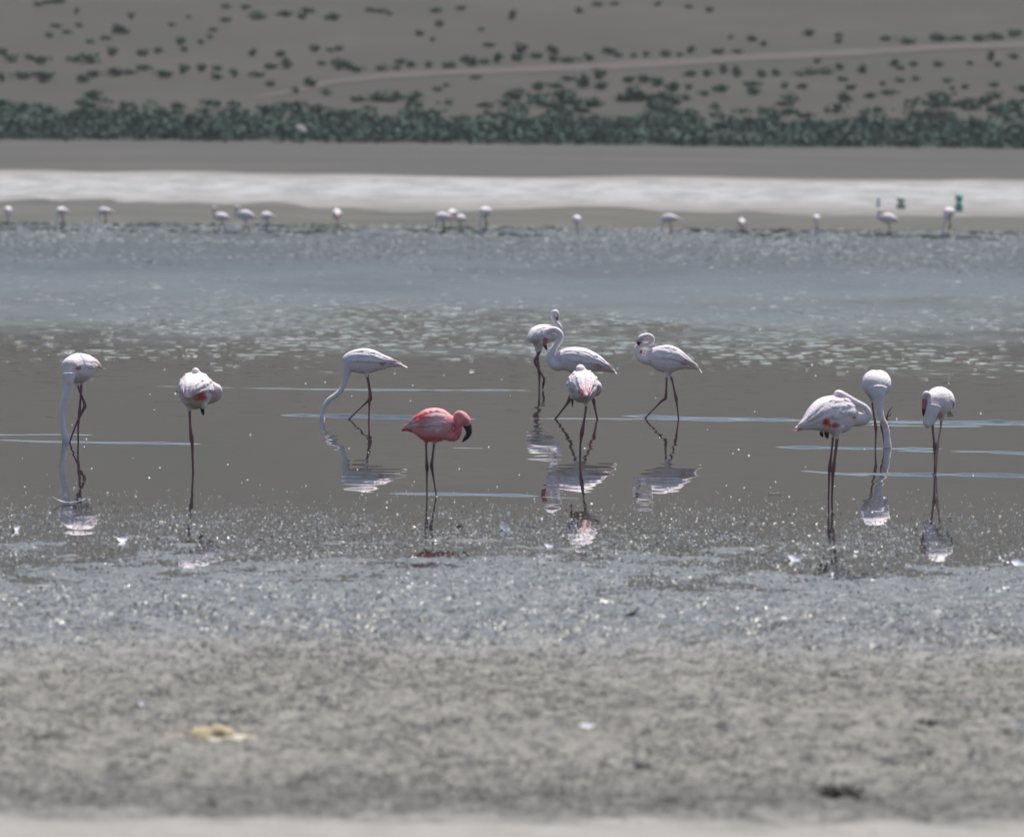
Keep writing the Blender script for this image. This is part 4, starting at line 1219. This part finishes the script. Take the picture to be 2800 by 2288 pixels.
# ------------------------------------------------------------------ things lying on the mud
def mud_pt(px, py):
    q = on_plane(px, py, 0.03)
    z = float(mud_shape(np.array([q.x]), np.array([q.y]))[0] + mud_relief(np.array([q.x]), np.array([q.y]))[0])
    q.z = max(0.0, z)
    return q
DARK = mat_lump('dark mud', (0.035, 0.033, 0.032), (0.075, 0.07, 0.066), 0.8, 30)
BROWN = mat_lump('brown weed', (0.27, 0.205, 0.11), (0.46, 0.40, 0.27), 0.85, 14)
PALEWEED = mat_lump('pale dried weed', (0.42, 0.38, 0.28), (0.60, 0.56, 0.46), 0.85, 14)
o = rock('weed_heap', mud_pt(580, 2022), 0.26, 0.2, 0.085, BROWN, 'long yellow brown heap of dried weed on the mud at lower left', 'weed heap', 11, n=18, rough=0.4)
for (dx, dz, w, h, m_) in ((-0.17, 0.0, 0.30, 0.035, BROWN), (0.13, -0.004, 0.22, 0.045, PALEWEED), (-0.02, -0.006, 0.40, 0.035, PALEWEED)):
    c = rock('weed_strand', Vector((dx, -0.05 if m_ is PALEWEED else 0.02, dz)), w, 0.12, h, m_, None, None, 12 + int(w * 100), rough=0.4)
    c.parent = o
    for k_ in ('label', 'category'):
        if k_ in c: del c[k_]
def tuft(name, p, w, h, n, mat, label, cat, seed, lean=0.5):
    rs = np.random.RandomState(seed)
    V, Fs = [], []
    for i in range(n):
        a = rs.uniform(0, 6.28); r = w * 0.36 * math.sqrt(rs.rand())
        b = np.array([math.cos(a) * r, math.sin(a) * r * 0.7, -0.01])
        d = np.array([math.cos(a) * lean * rs.rand() + rs.normal() * 0.25, rs.normal() * 0.3, 1.0]); d /= np.linalg.norm(d)
        L = h * rs.uniform(0.5, 1.1) * (1 - 0.5 * r / w)
        sd = np.cross(d, rs.normal(size=3)); sd /= np.linalg.norm(sd)
        k = len(V)
        bend = np.array([rs.normal() * 0.25, rs.normal() * 0.2, -0.15]) * L
        for t, ww in ((0, 1.0), (0.5, 0.8), (1.0, 0.15)):
            c = b + d * L * t + bend * t * t
            V += [c - sd * ww * w * 0.03, c + sd * ww * w * 0.03]
        Fs += [(k, k + 1, k + 3, k + 2), (k + 2, k + 3, k + 5, k + 4)]
    o = link(name, new_mesh(name, V, Fs, False), mat, None, p)
    tag(o, label, cat)
    c = rock('root_clump', Vector((0, 0, -0.004)), w * 0.95, w * 0.7, h * 0.42, DARK, None, None, seed + 1, rough=0.4)
    c.parent = o
    return o
MAT_TUFT = mat_lump('brown tuft', (0.05, 0.042, 0.036), (0.15, 0.125, 0.10), 0.9, 30)
tuft('weed_tuft', mud_pt(2292, 2176), 0.20, 0.115, 150, MAT_TUFT, 'dark brown tuft of dead weed low on the mud at lower right', 'weed tuft', 21, 0.7)
tuft('weed_tuft', mud_pt(2532, 1996), 0.12, 0.06, 90, MAT_TUFT, 'small dark tuft of weed beside a thin stalk, above the bigger tuft', 'weed tuft', 23, 0.9)
rock('mud_lump', mud_pt(1752, 2103), 0.085, 0.09, 0.03, DARK, 'small dark mud lump left of the dark brown weed tuft', 'mud lump', 23, rough=0.4)
rock('mud_lump', mud_pt(1258, 1430), 0.045, 0.05, 0.03, DARK, 'tiny black lump in the water beside the pink flamingo reflection', 'mud lump', 24, rough=0.4)
rock('mud_lump', mud_pt(1125, 1793), 0.07, 0.06, 0.02, DARK, 'small dark lump on the damp mud in the middle', 'mud lump', 25, rough=0.4)

def twig(name, base, segs, r, mat, label):
    o = link(name, None, None, None, base)
    for k, L in enumerate(segs):
        C = crom([(x, y, z, 1) for x, y, z in L], 4)
        rr = np.linspace(r, r * 0.35, len(C)) * (1 if k == 0 else 0.7)
        v, f = tube(C[:, :3], rr, rr, 6)
        link('stalk' if k == 0 else 'side_shoot', new_mesh('stalk', v, f), mat, o)
    tag(o, label, 'twig')
    return o
TW = simple_mat('dark wood', (0.03, 0.026, 0.022), 0.7)
twig('twig', on_plane(2424, 1143), [[(0, 0, -0.03), (0.01, 0, 0.03), (0.03, 0.01, 0.08), (0.065, 0.01, 0.13)], [(0.0, 0, 0.0), (-0.03, 0, 0.025), (-0.05, 0, 0.03)], [(0.01, 0, 0.02), (0.04, 0, 0.03), (0.045, 0, 0.055)]], 0.009, TW, 'dark bent twig sticking out of the water behind the feeding flamingo')
twig('twig', mud_pt(1722, 1688), [[(-0.03, 0, 0), (0.0, 0, 0.018), (0.03, 0, 0.03), (0.055, 0.0, 0.062)], [(0.0, 0, 0.01), (0.03, 0.0, 0.01), (0.06, 0, 0.02)]], 0.014, TW, 'short dark twig lying on the wet mud right of the middle')
twig('twig', mud_pt(2562, 1985), [[(0, 0, -0.01), (0.004, 0, 0.04), (-0.004, 0, 0.085)], [(0.0, 0, 0.03), (0.02, 0, 0.05)]], 0.004, TW, 'thin upright stalk rising from the small dark weed tuft')

# ------------------------------------------------------------------ shed feathers
MAT_DOWN = simple_mat('white feather vane', (0.82, 0.81, 0.85), 0.7)
MAT_PDOWN = simple_mat('pale pink feather vane', (0.78, 0.55, 0.52), 0.7)
MAT_QUILL = simple_mat('quill', (0.75, 0.72, 0.68), 0.5)
def feather_mesh(L, W, curl, rs):
    n = 9
    V = []
    for i in range(n):
        t = i / (n - 1)
        w = W * math.sin(math.pi * (0.08 + 0.86 * t)) ** 0.6
        x = (t - 0.5) * L
        z = curl * (2 * t - 1) ** 2
        for j, k in enumerate((-1, -0.5, 0, 0.5, 1)):
            V.append((x + rs.uniform(-0.03, 0.03) * L * abs(k), k * w, z + 0.35 * W * k * k + (0.1 * W if k == 0 else 0)))
    Fs = [(i * 5 + j, i * 5 + j + 1, i * 5 + j + 6, i * 5 + j + 5) for i in range(n - 1) for j in range(4)]
    q = [((t - 0.5) * L * 1.15, 0, curl * (2 * t - 1) ** 2 + 0.12 * W) for t in np.linspace(0, 1, 7)]
    qv, qf = tube(np.array(q), np.linspace(0.0016, 0.0006, 7), np.linspace(0.0016, 0.0006, 7), 5)
    return new_mesh('feather', V, Fs), new_mesh('quill', qv, qf)
def feather(px, py, L, curl, rot, label, mat=None, dry=False, tiltx=0.0, W=None):
    rs = np.random.RandomState(int(px) % 1000)
    p = mud_pt(px, py)
    p.z += 0.004
    a, q = feather_mesh(L, W or L * 0.26, curl, rs)
    o = link('feather', a, mat or MAT_DOWN, None, p)
    o.rotation_euler = (tiltx, 0, rot)
    link('quill', q, MAT_QUILL, o)
    tag(o, label, 'feather', 'shed feathers')
feather(190, 1368, 0.30, 0.045, 0.06, 'long curled white feather floating over the far left flamingo reflection', W=0.03)
feather(330, 1470, 0.11, 0.035, 0.4, 'white feather in the wet lumps left of the sleeping flamingo reflection', tiltx=0.5)
feather(38, 1440, 0.09, 0.03, 1.0, 'white feather in the wet lumps at the left edge', tiltx=0.5)
feather(1372, 1438, 0.10, 0.03, 0.9, 'broad white feather at the water edge in the middle', tiltx=1.0, W=0.045)
feather(1500, 1483, 0.07, 0.015, 0.3, 'small pale feather left of the reflection of the pink rumped sleeper', tiltx=0.8)
feather(2172, 1520, 0.10, 0.03, 0.2, 'white feather in wet lumps left of the large sleeper legs', tiltx=0.8, W=0.035)
feather(2790, 1533, 0.13, 0.03, 0.0, 'white feather at the right edge of the picture', tiltx=0.8, W=0.04)
feather(2270, 1560, 0.06, 0.015, 1.2, 'small pinkish white feather below the large sleeping flamingo', tiltx=0.8)
feather(2118, 1341, 0.13, 0.012, 0.0, 'thin white feather floating left of the large sleeping flamingo', W=0.012)
feather(2640, 1940, 0.055, 0.01, 0.3, 'bright white feather tuft on the mud above the small dark tuft', tiltx=1.0, W=0.024)
feather(1998, 2002, 0.05, 0.01, 1.2, 'white feather tuft on the mud left of the two dark tufts', tiltx=1.0, W=0.024)
feather(1606, 2000, 0.08, 0.01, 0.1, 'white feather lying flat on the dry mud below the middle', tiltx=0.6)
feather(388, 1932, 0.055, 0.012, 0.8, 'pale feather on the mud above the weed heap', tiltx=0.9, W=0.022)
feather(1086, 1748, 0.075, 0.012, 0.1, 'pale pink feather on the damp mud below the pink flamingo', MAT_PDOWN, tiltx=0.7)
feather(1066, 1685, 0.05, 0.012, 0.6, 'crumpled white feather on the wet mud below the pink flamingo', tiltx=0.9, W=0.022)
feather(2790, 1998, 0.07, 0.01, 0.2, 'white feather on the mud at the lower right edge', tiltx=0.9, W=0.022)
